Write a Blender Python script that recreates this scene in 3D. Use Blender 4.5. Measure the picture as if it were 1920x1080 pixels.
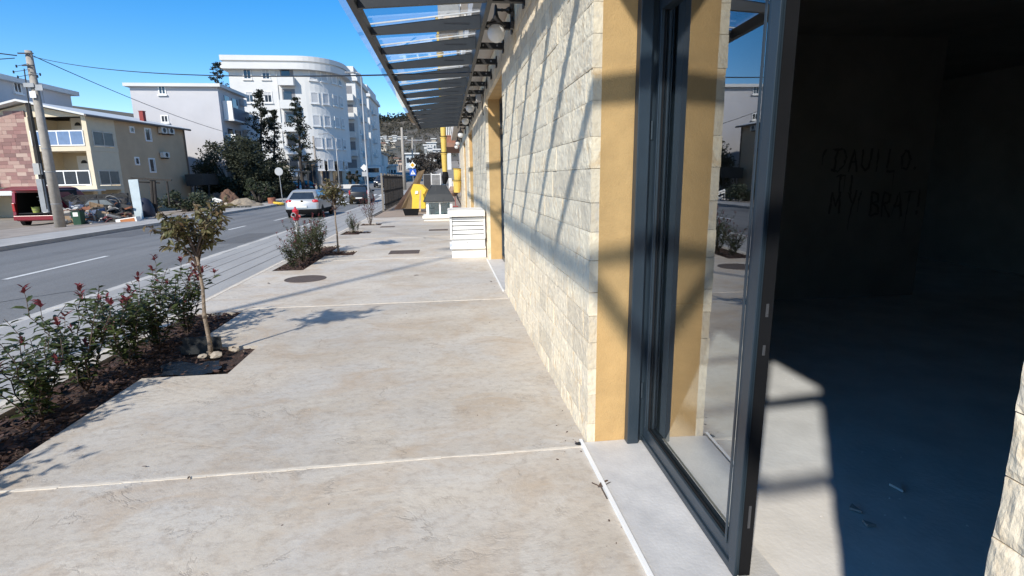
import bpy, bmesh, math, random
import numpy as np
from mathutils import Vector, Matrix, noise
random.seed(7)
D = bpy.data
for o in list(D.objects): D.objects.remove(o)
SC = bpy.context.scene
COL = SC.collection
# ------------------------------------------------------------------ camera
FPX, EYE = 1000.0, 1.65
_v = np.array([-125., 205., -FPX]); _b = np.array([1, .0135, 0.])
_x = _v - ((_v @ _v) / (_b @ _v)) * _b; _v /= np.linalg.norm(_v); _x /= np.linalg.norm(_x)
if _x[0] < 0: _x = -_x
RM = np.stack([_x, _v, np.cross(_x, _v)])
CP = np.array([0, 0, EYE])
cam = D.objects.new('camera', D.cameras.new('camera')); COL.objects.link(cam)
m = Matrix([list(RM[0]) + [0], list(RM[1]) + [0], list(RM[2]) + [EYE], [0, 0, 0, 1]])
cam.matrix_world = m
cam.data.sensor_width = 36; cam.data.lens = 36 * FPX / 1920
cam.data.clip_start = .05; cam.data.clip_end = 3000
SC.camera = cam
# ------------------------------------------------------------------ sky, sun, exposure
SUN = Vector((-1, -1.48, 1.36)).normalized()          # direction towards the sun
el = math.asin(SUN.z); az = math.atan2(SUN.x, SUN.y)
W = D.worlds.new('World'); SC.world = W; W.use_nodes = True
nt = W.node_tree; nt.nodes.clear()
sky = nt.nodes.new('ShaderNodeTexSky'); sky.sky_type = 'NISHITA'; sky.sun_disc = False
sky.sun_elevation = el; sky.sun_rotation = az
sky.altitude = 1500; sky.air_density = 1.0; sky.dust_density = .0; sky.ozone_density = 2.5
hs = nt.nodes.new('ShaderNodeHueSaturation'); hs.inputs['Saturation'].default_value = 1.42
bg = nt.nodes.new('ShaderNodeBackground'); bg.inputs[1].default_value = .15
wo = nt.nodes.new('ShaderNodeOutputWorld')
nt.links.new(sky.outputs[0], hs.inputs['Color']); tn = nt.nodes.new('ShaderNodeMix'); tn.data_type = 'RGBA'; tn.blend_type = 'MULTIPLY'; tn.inputs[0].default_value = 1; tn.inputs[7].default_value = (.97, .77, .73, 1)
nt.links.new(hs.outputs[0], tn.inputs[6]); nt.links.new(tn.outputs[2], bg.inputs[0]); nt.links.new(bg.outputs[0], wo.inputs[0])
sl = D.lights.new('sun', 'SUN'); sl.energy = 3.0; sl.angle = math.radians(1.4); sl.color = (1, .94, .84)
so = D.objects.new('sun', sl); COL.objects.link(so); so.location = (-20, -30, 40)
so.rotation_euler = SUN.to_track_quat('Z', 'Y').to_euler()
SC.view_settings.view_transform = 'Standard'; SC.view_settings.look = 'None'
SC.view_settings.exposure = 0.94; SC.view_settings.gamma = 1
SC.render.engine = 'CYCLES'; SC.cycles.max_bounces = 14; SC.cycles.diffuse_bounces = 8; SC.cycles.transparent_max_bounces = 24
SC.render.resolution_x = 1024; SC.render.resolution_y = 576

# pixel of the photograph -> point of the place on a known plane
def ray(px, py): return RM @ np.array([px - 960, -(py - 540), -FPX])
def onG(px, py, z=0):
    d = ray(px, py); return Vector(CP + d * ((z - EYE) / d[2]))
def onX(px, py, x):
    d = ray(px, py); return Vector(CP + d * (x / d[0]))
def onY(px, py, y):
    d = ray(px, py); return Vector(CP + d * (y / d[1]))

# ------------------------------------------------------------------ helpers
class MB:
    """collects faces; build() links them as ONE mesh object"""
    def __init__(s): s.v = []; s.f = []; s.m = []; s.a = None
    def quad(s, *p, mi=0):
        n = len(s.v); s.v += [tuple(q) for q in p]; s.f.append(tuple(range(n, n + len(p)))); s.m.append(mi)
    def box(s, a, b, mi=0, M=None):
        x0, y0, z0 = a; x1, y1, z1 = b
        p = [(x0,y0,z0),(x1,y0,z0),(x1,y1,z0),(x0,y1,z0),(x0,y0,z1),(x1,y0,z1),(x1,y1,z1),(x0,y1,z1)]
        if M is not None: p = [tuple(M @ Vector(q)) for q in p]
        n = len(s.v); s.v += p
        for f in ((3,2,1,0),(4,5,6,7),(0,1,5,4),(1,2,6,5),(2,3,7,6),(3,0,4,7)):
            s.f.append(tuple(n + i for i in f)); s.m.append(mi)
    def bar(s, a, b, w, h, mi=0, up=(0,0,1)):
        a = Vector(a); b = Vector(b); d = (b - a); L = d.length; d.normalize()
        u = Vector(up); r = d.cross(u)
        if r.length < 1e-4: r = d.cross(Vector((1,0,0)))
        r.normalize(); u = r.cross(d)
        M = Matrix((( r.x, d.x, u.x, a.x),(r.y, d.y, u.y, a.y),(r.z, d.z, u.z, a.z),(0,0,0,1)))
        s.box((-w/2, 0, -h/2), (w/2, L, h/2), mi, M)
    def tube(s, pts, rad, n=8, mi=0, cap=True):
        pts = [Vector(p) for p in pts]
        if not isinstance(rad, (list, tuple)): rad = [rad] * len(pts)
        base = len(s.v); ref = Vector((.31, .2, .93))
        for i, p in enumerate(pts):
            d = (pts[min(i+1, len(pts)-1)] - pts[max(i-1, 0)]).normalized()
            r = d.cross(ref)
            if r.length < .05: r = d.cross(Vector((1, 0, 0)))
            r.normalize(); u = d.cross(r)
            for k in range(n):
                t = 2*math.pi*k/n
                s.v.append(tuple(p + (r*math.cos(t) + u*math.sin(t))*rad[i]))
        for i in range(len(pts)-1):
            for k in range(n):
                a = base+i*n+k; b = base+i*n+(k+1) % n
                s.f.append((a, b, b+n, a+n)); s.m.append(mi)
        if cap:
            s.f.append(tuple(base+k for k in range(n))[::-1]); s.m.append(mi)
            e = base+(len(pts)-1)*n; s.f.append(tuple(e+k for k in range(n))); s.m.append(mi)
    def lathe(s, prof, c=(0,0,0), n=20, mi=0, axis='z'):
        base = len(s.v)
        for r, z in prof:
            for k in range(n):
                t = 2*math.pi*k/n; x, y = r*math.cos(t), r*math.sin(t)
                q = (x, y, z) if axis == 'z' else ((z, x, y) if axis == 'x' else (x, z, y))
                s.v.append((c[0]+q[0], c[1]+q[1], c[2]+q[2]))
        for i in range(len(prof)-1):
            for k in range(n):
                a = base+i*n+k; b = base+i*n+(k+1) % n
                s.f.append((a, b, b+n, a+n)); s.m.append(mi)
        if prof[0][0] > 1e-4: s.f.append(tuple(base+k for k in range(n))[::-1]); s.m.append(mi)
        e = base+(len(prof)-1)*n
        if prof[-1][0] > 1e-4: s.f.append(tuple(e+k for k in range(n))); s.m.append(mi)
    def prism(s, poly, z0, z1, mi=0, cap=True):
        n = len(poly); b = len(s.v)
        s.v += [(p[0], p[1], z0) for p in poly] + [(p[0], p[1], z1) for p in poly]
        for i in range(n):
            j = (i+1) % n; s.f.append((b+i, b+j, b+n+j, b+n+i)); s.m.append(mi)
        if cap:
            s.f.append(tuple(b+i for i in range(n))[::-1]); s.f.append(tuple(b+n+i for i in range(n))); s.m += [mi, mi]
    def build(s, name, mats, parent=None, smooth=False, bevel=0, fix=False):
        me = D.meshes.new(name); me.from_pydata(s.v, [], s.f)
        if not isinstance(mats, (list, tuple)): mats = [mats]
        for q in mats: me.materials.append(q)
        me.polygons.foreach_set('material_index', s.m)
        if fix:
            bm = bmesh.new(); bm.from_mesh(me); bmesh.ops.recalc_face_normals(bm, faces=bm.faces); bm.to_mesh(me); bm.free()
        if smooth: me.polygons.foreach_set('use_smooth', [True]*len(me.polygons))
        if s.a is not None:
            at = me.attributes.new('tint', 'FLOAT', 'POINT'); at.data.foreach_set('value', s.a)
        me.update()
        o = D.objects.new(name, me); COL.objects.link(o)
        if parent is not None: o.parent = parent
        if bevel:
            b = o.modifiers.new('bevel', 'BEVEL'); b.width = bevel; b.segments = 2; b.limit_method = 'ANGLE'; b.angle_limit = .6
        return o

def tag(o, label=None, cat=None, group=None, kind=None):
    if label: o['label'] = label
    if cat: o['category'] = cat
    if group: o['group'] = group
    if kind: o['kind'] = kind
    return o
def thing(name, label, cat, loc=(0,0,0), rz=0, group=None):
    o = D.objects.new(name, None); COL.objects.link(o); o.empty_display_size = .2
    o.location = loc; o.rotation_euler = (0, 0, rz)
    return tag(o, label, cat, group)
def dup(o, loc=None, rz=None, label=None, scale=None, parent=None):
    c = o.copy(); COL.objects.link(c)
    if parent is not None: c.parent = parent
    for ch in [q for q in D.objects if q.parent == o]: dup(ch, parent=c)
    if loc is not None: c.location = loc
    if rz is not None: c.rotation_euler = (0, 0, rz)
    if scale is not None: c.scale = (scale,)*3 if not isinstance(scale, tuple) else scale
    if label: c['label'] = label
    return c

# ------------------------------------------------------------------ materials
def mat(name, col, rough=.7, var=.15, scale=3., bump=0., bscale=40., col2=None, metal=0., spec=.5, detail=6, stretch=None, bdist=.02):
    """plain surface: colour varied by noise in object space, optional second colour, optional relief"""
    M = D.materials.new(name); M.use_nodes = True; t = M.node_tree; N = t.nodes; L = t.links
    p = N['Principled BSDF']; p.inputs['Roughness'].default_value = rough; p.inputs['Metallic'].default_value = metal
    p.inputs['Specular IOR Level'].default_value = spec
    tc = N.new('ShaderNodeTexCoord'); mp = N.new('ShaderNodeMapping')
    if stretch: mp.inputs['Scale'].default_value = stretch
    L.new(tc.outputs['Object'], mp.inputs['Vector'])
    nz = N.new('ShaderNodeTexNoise'); nz.inputs['Scale'].default_value = scale; nz.inputs['Detail'].default_value = detail; nz.inputs['Roughness'].default_value = .62
    L.new(mp.outputs[0], nz.inputs['Vector'])
    cr = N.new('ShaderNodeValToRGB'); cr.color_ramp.elements[0].position = .32; cr.color_ramp.elements[1].position = .68
    a = col2 if col2 else tuple(c*(1-var) for c in col); b = col if col2 else tuple(min(1, c*(1+var)) for c in col)
    cr.color_ramp.elements[0].color = (*a, 1); cr.color_ramp.elements[1].color = (*b, 1)
    L.new(nz.outputs['Fac'], cr.inputs[0]); L.new(cr.outputs[0], p.inputs['Base Color'])
    if bump:
        n2 = N.new('ShaderNodeTexNoise'); n2.inputs['Scale'].default_value = bscale; n2.inputs['Detail'].default_value = 5
        L.new(mp.outputs[0], n2.inputs['Vector'])
        bp = N.new('ShaderNodeBump'); bp.inputs['Strength'].default_value = bump; bp.inputs['Distance'].default_value = bdist
        L.new(n2.outputs['Fac'], bp.inputs['Height']); L.new(bp.outputs[0], p.inputs['Normal'])
    return M
def nodes(M): return M.node_tree.nodes, M.node_tree.links, M.node_tree.nodes['Principled BSDF']

def glassmat(name, tint, power, rough=.0):
    """window pane: transparent body, reflection that grows with grazing angle over several surfaces"""
    M = D.materials.new(name); M.use_nodes = True; t = M.node_tree; N = t.nodes; L = t.links
    N.remove(N['Principled BSDF']); out = N['Material Output']
    tr = N.new('ShaderNodeBsdfTransparent'); tr.inputs[0].default_value = (*tint, 1)
    gl = N.new('ShaderNodeBsdfGlossy'); gl.inputs['Roughness'].default_value = rough; gl.inputs[0].default_value = (.95, .97, 1, 1)
    fr = N.new('ShaderNodeFresnel'); fr.inputs[0].default_value = 1.5
    ge = N.new('ShaderNodeNewGeometry'); io = N.new('ShaderNodeMapRange'); io.inputs[3].default_value = 1.5; io.inputs[4].default_value = 1/1.5
    L.new(ge.outputs['Backfacing'], io.inputs[0]); L.new(io.outputs[0], fr.inputs[0])
    s1 = N.new('ShaderNodeMath'); s1.operation = 'SUBTRACT'; s1.inputs[0].default_value = 1
    pw = N.new('ShaderNodeMath'); pw.operation = 'POWER'; pw.inputs[1].default_value = power
    s2 = N.new('ShaderNodeMath'); s2.operation = 'SUBTRACT'; s2.inputs[0].default_value = 1
    mx = N.new('ShaderNodeMixShader')
    L.new(fr.outputs[0], s1.inputs[1]); L.new(s1.outputs[0], pw.inputs[0]); L.new(pw.outputs[0], s2.inputs[1])
    L.new(s2.outputs[0], mx.inputs[0]); L.new(tr.outputs[0], mx.inputs[1]); L.new(gl.outputs[0], mx.inputs[2]); L.new(mx.outputs[0], out.inputs[0])
    return M

# stamped concrete paving
def paving_mat():
    M = mat('stamped_concrete', (.58, .53, .455), .66, scale=1.1, col2=(.48, .415, .335), detail=9, stretch=(1, 1.3, 1))
    N, L, p = nodes(M)
    mp = [n for n in N if n.type == 'MAPPING'][0]; cr = [n for n in N if n.type == 'VALTORGB'][0]
    def nz(sc, det, rg=.6, dist=0):
        q = N.new('ShaderNodeTexNoise'); q.inputs['Scale'].default_value = sc; q.inputs['Detail'].default_value = det
        q.inputs['Roughness'].default_value = rg; q.inputs['Distortion'].default_value = dist; L.new(mp.outputs[0], q.inputs['Vector']); return q
    def mixc(fac, a, col, mode='MIX'):
        q = N.new('ShaderNodeMix'); q.data_type = 'RGBA'; q.blend_type = mode; L.new(fac, q.inputs[0]); L.new(a, q.inputs[6]); q.inputs[7].default_value = (*col, 1); return q.outputs[2]
    def ramp(src, a, b, lo=0., hi=1.):
        q = N.new('ShaderNodeMapRange'); q.inputs[1].default_value = a; q.inputs[2].default_value = b; q.inputs[3].default_value = lo; q.inputs[4].default_value = hi; L.new(src, q.inputs[0]); return q.outputs[0]
    grey = mixc(ramp(nz(.7, 5, .6, .5).outputs[0], .42, .62, 0, .65), cr.outputs[0], (.50, .48, .45))
    warm = mixc(ramp(nz(1.7, 7, .65, .8).outputs[0], .48, .68, 0, .75), grey, (.45, .35, .25))
    mott = mixc(ramp(nz(14, 8, .72).outputs[0], .48, .66, 0, .6), warm, (.35, .295, .24))
    pale = mixc(ramp(nz(7, 8, .7, .4).outputs[0], .55, .7, 0, .5), mott, (.64, .585, .51))
    fine = nz(60, 6, .75); spk = mixc(ramp(fine.outputs[0], .6, .7, 0, .6), pale, (.22, .19, .165))
    # slate-like ridges: thin dark creases where two warped noises cross zero
    rz = nz(1.35, 7, .62, .5)
    ab = N.new('ShaderNodeMath'); ab.operation = 'SUBTRACT'; ab.inputs[1].default_value = .5; L.new(rz.outputs[0], ab.inputs[0])
    aa = N.new('ShaderNodeMath'); aa.operation = 'ABSOLUTE'; L.new(ab.outputs[0], aa.inputs[0])
    gate = ramp(nz(2.3, 3).outputs[0], .48, .6, 0, 1)
    cre = N.new('ShaderNodeMath'); cre.operation = 'MULTIPLY'; L.new(ramp(aa.outputs[0], 0, .012, 1, 0), cre.inputs[0]); L.new(gate, cre.inputs[1])
    fin = mixc(ramp(cre.outputs[0], 0, 1, 0, .45), spk, (.27, .23, .19))
    sx = N.new('ShaderNodeSeparateXYZ'); tcn = [n for n in N if n.type == 'TEX_COORD'][0]; L.new(tcn.outputs['Object'], sx.inputs[0])
    q1 = N.new('ShaderNodeMath'); q1.operation = 'MULTIPLY_ADD'; q1.inputs[1].default_value = 1/4.22; q1.inputs[2].default_value = .289; L.new(sx.outputs[1], q1.inputs[0])
    q2 = N.new('ShaderNodeMath'); q2.operation = 'FLOOR'; L.new(q1.outputs[0], q2.inputs[0])
    wn = N.new('ShaderNodeTexWhiteNoise'); wn.noise_dimensions = '1D'; L.new(q2.outputs[0], wn.inputs['W'])
    st = N.new('ShaderNodeMath'); st.operation = 'MULTIPLY'; L.new(ramp(wn.outputs['Value'], 0, 1, .88, 1.06), st.inputs[0]); L.new(ramp(nz(.45, 4).outputs[0], .35, .65, .9, 1.06), st.inputs[1])
    fm = N.new('ShaderNodeMix'); fm.data_type = 'RGBA'; fm.blend_type = 'MULTIPLY'; fm.inputs[0].default_value = 1; L.new(fin, fm.inputs[6]); L.new(st.outputs[0], fm.inputs[7])
    L.new(fm.outputs[2], p.inputs['Base Color'])
    h = N.new('ShaderNodeMath'); h.operation = 'MULTIPLY_ADD'; L.new(nz(6, 8, .68, .25).outputs[0], h.inputs[0]); h.inputs[1].default_value = 1.2
    m2 = N.new('ShaderNodeMath'); m2.operation = 'MULTIPLY_ADD'; L.new(cre.outputs[0], m2.inputs[0]); m2.inputs[1].default_value = -.5
    L.new(ramp(rz.outputs[0], .42, .58, 0, .9), m2.inputs[2]); L.new(m2.outputs[0], h.inputs[2])
    h2 = N.new('ShaderNodeMath'); h2.operation = 'MULTIPLY_ADD'; L.new(nz(38, 6, .7).outputs[0], h2.inputs[0]); h2.inputs[1].default_value = .45; L.new(h.outputs[0], h2.inputs[2])
    bp = N.new('ShaderNodeBump'); bp.inputs['Strength'].default_value = .45; bp.inputs['Distance'].default_value = .007
    L.new(h2.outputs[0], bp.inputs['Height']); L.new(bp.outputs[0], p.inputs['Normal'])
    return M

def stone_mat():
    M = mat('split_limestone', (.74, .66, .53), .8, scale=7, col2=(.65, .58, .47), detail=8, bump=.6, bscale=42, bdist=.012, stretch=(1, 1.5, .75))
    N, L, p = nodes(M)
    mp = [n for n in N if n.type == 'MAPPING'][0]; cr = [n for n in N if n.type == 'VALTORGB'][0]
    at = N.new('ShaderNodeAttribute'); at.attribute_name = 'tint'
    g = N.new('ShaderNodeValToRGB'); e = g.color_ramp.elements
    e[0].position = 0; e[0].color = (.80, .77, .71, 1); e[1].position = 1; e[1].color = (1.08, 1.04, .94, 1)
    x = e.new(.5); x.color = (1.03, 1.0, .93, 1)
    L.new(at.outputs['Fac'], g.inputs[0])
    mu = N.new('ShaderNodeMix'); mu.data_type = 'RGBA'; mu.blend_type = 'MULTIPLY'; mu.inputs[0].default_value = 1
    L.new(cr.outputs[0], mu.inputs[6]); L.new(g.outputs[0], mu.inputs[7])
    nz = N.new('ShaderNodeTexNoise'); nz.inputs['Scale'].default_value = 5.5; nz.inputs['Detail'].default_value = 7; nz.inputs['Roughness'].default_value = .66; nz.inputs['Distortion'].default_value = .6
    mp2 = N.new('ShaderNodeMapping'); mp2.inputs['Scale'].default_value = (1, 2.0, .9); tc = [n for n in N if n.type == 'TEX_COORD'][0]
    L.new(tc.outputs['Object'], mp2.inputs[0]); L.new(mp2.outputs[0], nz.inputs['Vector'])
    mr = N.new('ShaderNodeMapRange'); mr.inputs[1].default_value = .53; mr.inputs[2].default_value = .70; mr.inputs[4].default_value = .85; L.new(nz.outputs[0], mr.inputs[0])
    # rust follows only some stones
    gt = N.new('ShaderNodeMath'); gt.operation = 'MULTIPLY'; L.new(mr.outputs[0], gt.inputs[0])
    m3 = N.new('ShaderNodeMapRange'); m3.inputs[1].default_value = .2; m3.inputs[2].default_value = .8; m3.inputs[3].default_value = .35; L.new(at.outputs['Fac'], m3.inputs[0]); L.new(m3.outputs[0], gt.inputs[1])
    mx = N.new('ShaderNodeMix'); mx.data_type = 'RGBA'; L.new(gt.outputs[0], mx.inputs[0]); L.new(mu.outputs[2], mx.inputs[6]); mx.inputs[7].default_value = (.55, .36, .17, 1)
    # greyer veins
    n3 = N.new('ShaderNodeTexNoise'); n3.inputs['Scale'].default_value = 16; n3.inputs['Detail'].default_value = 6; L.new(mp2.outputs[0], n3.inputs['Vector'])
    m4 = N.new('ShaderNodeMapRange'); m4.inputs[1].default_value = .56; m4.inputs[2].default_value = .7; m4.inputs[4].default_value = .55; L.new(n3.outputs[0], m4.inputs[0])
    m5 = N.new('ShaderNodeMix'); m5.data_type = 'RGBA'; L.new(m4.outputs[0], m5.inputs[0]); L.new(mx.outputs[2], m5.inputs[6]); m5.inputs[7].default_value = (.46, .42, .37, 1)
    L.new(m5.outputs[2], p.inputs['Base Color'])
    return M

def leafmat(name, col, col2, rough=.38, spec=.5):
    M = mat(name, col, rough, scale=9, col2=col2, spec=spec, detail=3)
    N, L, p = nodes(M)
    out = N['Material Output']; tl = N.new('ShaderNodeBsdfTranslucent'); mx = N.new('ShaderNodeMixShader'); mx.inputs[0].default_value = .22
    cr = [n for n in N if n.type == 'VALTORGB'][0]; L.new(cr.outputs[0], tl.inputs[0])
    L.new(p.outputs[0], mx.inputs[1]); L.new(tl.outputs[0], mx.inputs[2]); L.new(mx.outputs[0], out.inputs[0])
    return M

def asphalt_mat():
    M = mat('asphalt', (.165, .166, .166), .85, scale=.35, var=.10, bump=.5, bscale=90, bdist=.006, stretch=(1, .25, 1))
    N, L, p = nodes(M); cr = [n for n in N if n.type == 'VALTORGB'][0]; tc = [n for n in N if n.type == 'TEX_COORD'][0]
    q = N.new('ShaderNodeTexNoise'); q.inputs['Scale'].default_value = 45; q.inputs['Detail'].default_value = 4; L.new(tc.outputs['Object'], q.inputs['Vector'])
    mr = N.new('ShaderNodeMapRange'); mr.inputs[1].default_value = .3; mr.inputs[2].default_value = .7; mr.inputs[3].default_value = .8; mr.inputs[4].default_value = 1.2; L.new(q.outputs[0], mr.inputs[0])
    mu = N.new('ShaderNodeMix'); mu.data_type = 'RGBA'; mu.blend_type = 'MULTIPLY'; mu.inputs[0].default_value = 1; L.new(cr.outputs[0], mu.inputs[6]); L.new(mr.outputs[0], mu.inputs[7])
    # long worn wheel tracks
    w = N.new('ShaderNodeTexNoise'); w.inputs['Scale'].default_value = 1.0; w.inputs['Detail'].default_value = 3
    mp = N.new('ShaderNodeMapping'); mp.inputs['Scale'].default_value = (1.5, .02, 1); L.new(tc.outputs['Object'], mp.inputs[0]); L.new(mp.outputs[0], w.inputs['Vector'])
    m2 = N.new('ShaderNodeMapRange'); m2.inputs[1].default_value = .35; m2.inputs[2].default_value = .65; m2.inputs[3].default_value = .86; m2.inputs[4].default_value = 1.12; L.new(w.outputs[0], m2.inputs[0])
    m3 = N.new('ShaderNodeMix'); m3.data_type = 'RGBA'; m3.blend_type = 'MULTIPLY'; m3.inputs[0].default_value = 1; L.new(mu.outputs[2], m3.inputs[6]); L.new(m2.outputs[0], m3.inputs[7])
    L.new(m3.outputs[2], p.inputs['Base Color'])
    return M

PAVE = paving_mat(); STONE = stone_mat(); ASPH = asphalt_mat()
TAN = mat('tan_render', (.50, .32, .135), .9, var=.11, scale=4.5, bump=.6, bscale=120, bdist=.005)
CREAM = mat('cream_render', (.62, .57, .52), .9, var=.05)
SOFF = mat('pale_soffit_render', (.60, .55, .50), .9, var=.05)
FRAME = mat('anthracite_aluminium', (.022, .034, .046), .36, var=.10, spec=.5)
BEAMM = mat('grey_painted_steel', (.015, .018, .021), .5, var=.18, scale=6)
BLACK = mat('black_iron', (.012, .012, .013), .45, var=.2)
RUB = mat('black_rubber', (.008, .008, .009), .8, var=.2, spec=.2)
OPAL = mat('opal_glass', (.93, .93, .91), .12, var=.01, spec=.6)
N_, L_, p_ = nodes(OPAL); t_ = N_.new('ShaderNodeBsdfTranslucent'); t_.inputs[0].default_value = (.95, .95, .93, 1); x_ = N_.new('ShaderNodeMixShader'); x_.inputs[0].default_value = .42
L_.new(p_.outputs[0], x_.inputs[1]); L_.new(t_.outputs[0], x_.inputs[2]); L_.new(x_.outputs[0], N_['Material Output'].inputs[0])
MARB = mat('grey_marble', (.44, .435, .43), .5, scale=5, col2=(.56, .55, .535), detail=10, bump=.12, bscale=60)
WHITEP = mat('white_paint', (.78, .77, .74), .55, var=.04)
BOXW = mat('cream_stone_blocks', (.74, .70, .63), .75, var=.06, scale=9, bump=.2, bscale=30)
CONC = mat('raw_concrete', (.30, .29, .275), .9, scale=1.6, var=.16, bump=.4, bscale=18, bdist=.01)
SCREED = mat('screed_floor', (.58, .56, .53), .85, scale=2.2, var=.12, bump=.35, bscale=35, bdist=.006)
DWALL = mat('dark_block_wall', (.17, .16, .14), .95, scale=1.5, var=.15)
SHAFT = mat('dark_blockwork', (.04, .038, .035), .95, var=.2)
PAINTB = mat('black_spray_paint', (.065, .062, .056), .8, var=.1)
GL_DOOR = glassmat('double_glazing', (.84, .87, .86), 3.6)
GL_CAN = glassmat('canopy_glass', (.84, .89, .95), 1.1)
GL_LAMP = glassmat('skylight_glass', (.7, .8, .8), 4)
WIN = mat('dark_window_glass', (.025, .032, .042), .06, var=.2, spec=.9)
WINL = mat('curtained_glass', (.30, .31, .33), .15, var=.15, spec=.7)
SHUT = mat('white_roller_shutter', (.47, .475, .48), .6, var=.05)
MULCH = mat('bark_mulch', (.055, .030, .022), .9, scale=25, col2=(.022, .014, .011), bump=.8, bscale=60)
CHIP = mat('bark_chip', (.085, .044, .032), .85, scale=30, col2=(.035, .020, .016))
SOIL = mat('dry_soil', (.20, .16, .125), .95, scale=9, var=.3, bump=.6, bscale=40)
GREEN = leafmat('glossy_green_leaf', (.075, .095, .030), (.036, .050, .019), .42, .3)
OLIVE = leafmat('olive_bronze_leaf', (.115, .125, .050), (.125, .080, .042), .45, .35)
REDL = leafmat('red_new_leaf', (.22, .045, .052), (.12, .030, .034), .45, .3)
STEM = mat('brown_stem', (.085, .058, .045), .8, scale=20, var=.25)
TRUNK = mat('pale_bark', (.22, .17, .125), .85, scale=22, var=.28, bump=.5, bscale=60)
CONIF = leafmat('dark_conifer', (.034, .042, .028), (.018, .024, .017), .75, .2)
EVERG = leafmat('grey_green_foliage', (.062, .068, .042), (.034, .040, .026), .7, .2)
STEEL = mat('galvanised_steel', (.30, .305, .31), .5, metal=.3, var=.12)
KERB = mat('pale_kerb_concrete', (.42, .405, .38), .85, scale=2, var=.1, bump=.3, bscale=30)
STRIPM = mat('parking_strip_concrete', (.34, .335, .325), .85, scale=1.2, col2=(.27, .265, .26), bump=.35, bscale=26, stretch=(2.2, .35, 1))
WPAINT = mat('road_paint', (.62, .62, .60), .7, scale=14, var=.2)
DIRT = mat('pale_dirt', (.30, .255, .215), .95, scale=1.2, var=.2, bump=.5, bscale=12)
JOINT = mat('cream_joint', (.60, .545, .465), .8, scale=12, var=.14)
TYRE = RUB; CHROME = mat('chrome', (.7, .7, .7), .15, metal=1, var=.02)
REDG = mat('red_lens', (.42, .02, .025), .15, var=.1, spec=.8)
# ------------------------------------------------------------------ terrain, road, paving
def rise(y): return 0 if y < 45 else .037*(y-45)
def gz(x, y):
    b = rise(y)
    if x > -13.2: lat = -.42
    elif x < -16.5: lat = -.47
    else: lat = -.42 - .05*(-13.2-x)/3.3
    h = 0
    if y > 150:
        t = min(1, (y-150)/450)
        h = 40*t**1.3*(1+.22*math.sin(x*.012+1.1)+.1*math.sin(x*.031)) - .0*x
        if y > 600: h -= (y-600)*.05
    side = .06*max(0, -x-60)
    return b + lat + h + side
def struct(o, label, cat): return tag(o, label, cat, kind='structure')

xs = [-600, -420, -300, -220, -160, -120, -90, -70, -55, -45, -38, -30, -24, -20, -16.5, -13.2, -9, -6, -3, .8, 6, 14, 25, 40, 60, 90, 130, 190, 280, 420, 600]
ys = [-150, -60, -20, 0, 10, 20, 30, 38, 45, 52, 60, 70, 80, 95, 110, 130, 150] + list(range(165, 640, 16)) + [660, 700, 780, 900]
g = MB(); nx = len(xs)
for y in ys:
    for x in xs:
        z = gz(x, y) + (noise.noise(Vector((x*.02, y*.02, 3)))*4 if y > 240 else 0)
        g.v.append((x, y, z))
for j in range(len(ys)-1):
    for i in range(nx-1):
        g.f.append((j*nx+i, j*nx+i+1, (j+1)*nx+i+1, (j+1)*nx+i)); g.m.append(1 if ys[j] > 190 else 0)
GROUNDM = mat('bare_ground', (.25, .215, .175), .95, scale=.6, var=.22, bump=.4, bscale=8)
HILLM = mat('scrub_hillside', (.125, .10, .075), .95, scale=.03, col2=(.07, .068, .045), detail=10)
struct(g.build('ground', [GROUNDM, HILLM], smooth=True), 'bare earth running from the street up to the scrubby hill', 'ground')

def strip(name, x0, x1, z0, z1, y0, y1, m, step=4, label='', cat='', thick=0):
    b = MB(); n = max(1, int((y1-y0)/step)); c = [x0, x1] if not thick else [x0, x0, x1, x1]
    for j in range(n+1):
        y = y0+(y1-y0)*j/n; r = rise(y)
        for k, x in enumerate(c):
            if thick: z = (z0-thick, z0, z1, z1-thick)[k]
            else: z = (z0, z1)[k]
            b.v.append((x, y, z + r))
    w = len(c)
    for j in range(n):
        for k in range(w-1):
            b.f.append((j*w+k, j*w+k+1, (j+1)*w+k+1, (j+1)*w+k)); b.m.append(0)
    return struct(b.build(name, m, fix=False), label, cat)
strip('road', -13.3, -6.2, -.30, -.30, -60, 175, ASPH, label='grey asphalt two lane road beside the paved forecourt', cat='road')
# kerb at the forecourt side, parking strip with long grooves
b = MB(); y = -30.0; rk = random.Random(8)
while y < 60:
    y1 = y+1.0; r0, r1 = rise(y), rise(y1); dz = rk.uniform(-.006, .006); g_ = .006
    P = [(-6.35, y+g_, -.45+r0), (-6.0, y+g_, -.45+r0), (-6.0, y1-g_, -.45+r1), (-6.35, y1-g_, -.45+r1), (-6.34, y+g_, -.285+r0+dz), (-6.0, y+g_, -.237+r0+dz), (-6.0, y1-g_, -.237+r1+dz), (-6.34, y1-g_, -.285+r1+dz)]
    n = len(b.v); b.v += P
    for f in ((3,2,1,0),(4,5,6,7),(0,1,5,4),(1,2,6,5),(2,3,7,6),(3,0,4,7)): b.f.append(tuple(n+q_ for q_ in f)); b.m.append(0)
    y = y1
struct(b.build('kerb', KERB), 'pale flush kerb stones between the asphalt and the sloping strip', 'kerb')
b = MB(); gx = [-6.0, -5.47, -4.95, -4.42, -3.92, -3.5]
for i in range(5):
    xa, xb = gx[i]+.012, gx[i+1]-.012
    za, zb = -.235+(xa+6)/2.5*.225, -.235+(xb+6)/2.5*.225
    for y in range(-40, 60, 4):
        b.quad((xa, y, za+rise(y)), (xb, y, zb+rise(y)), (xb, y+4, zb+rise(y+4)), (xa, y+4, za+rise(y+4)))
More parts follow.
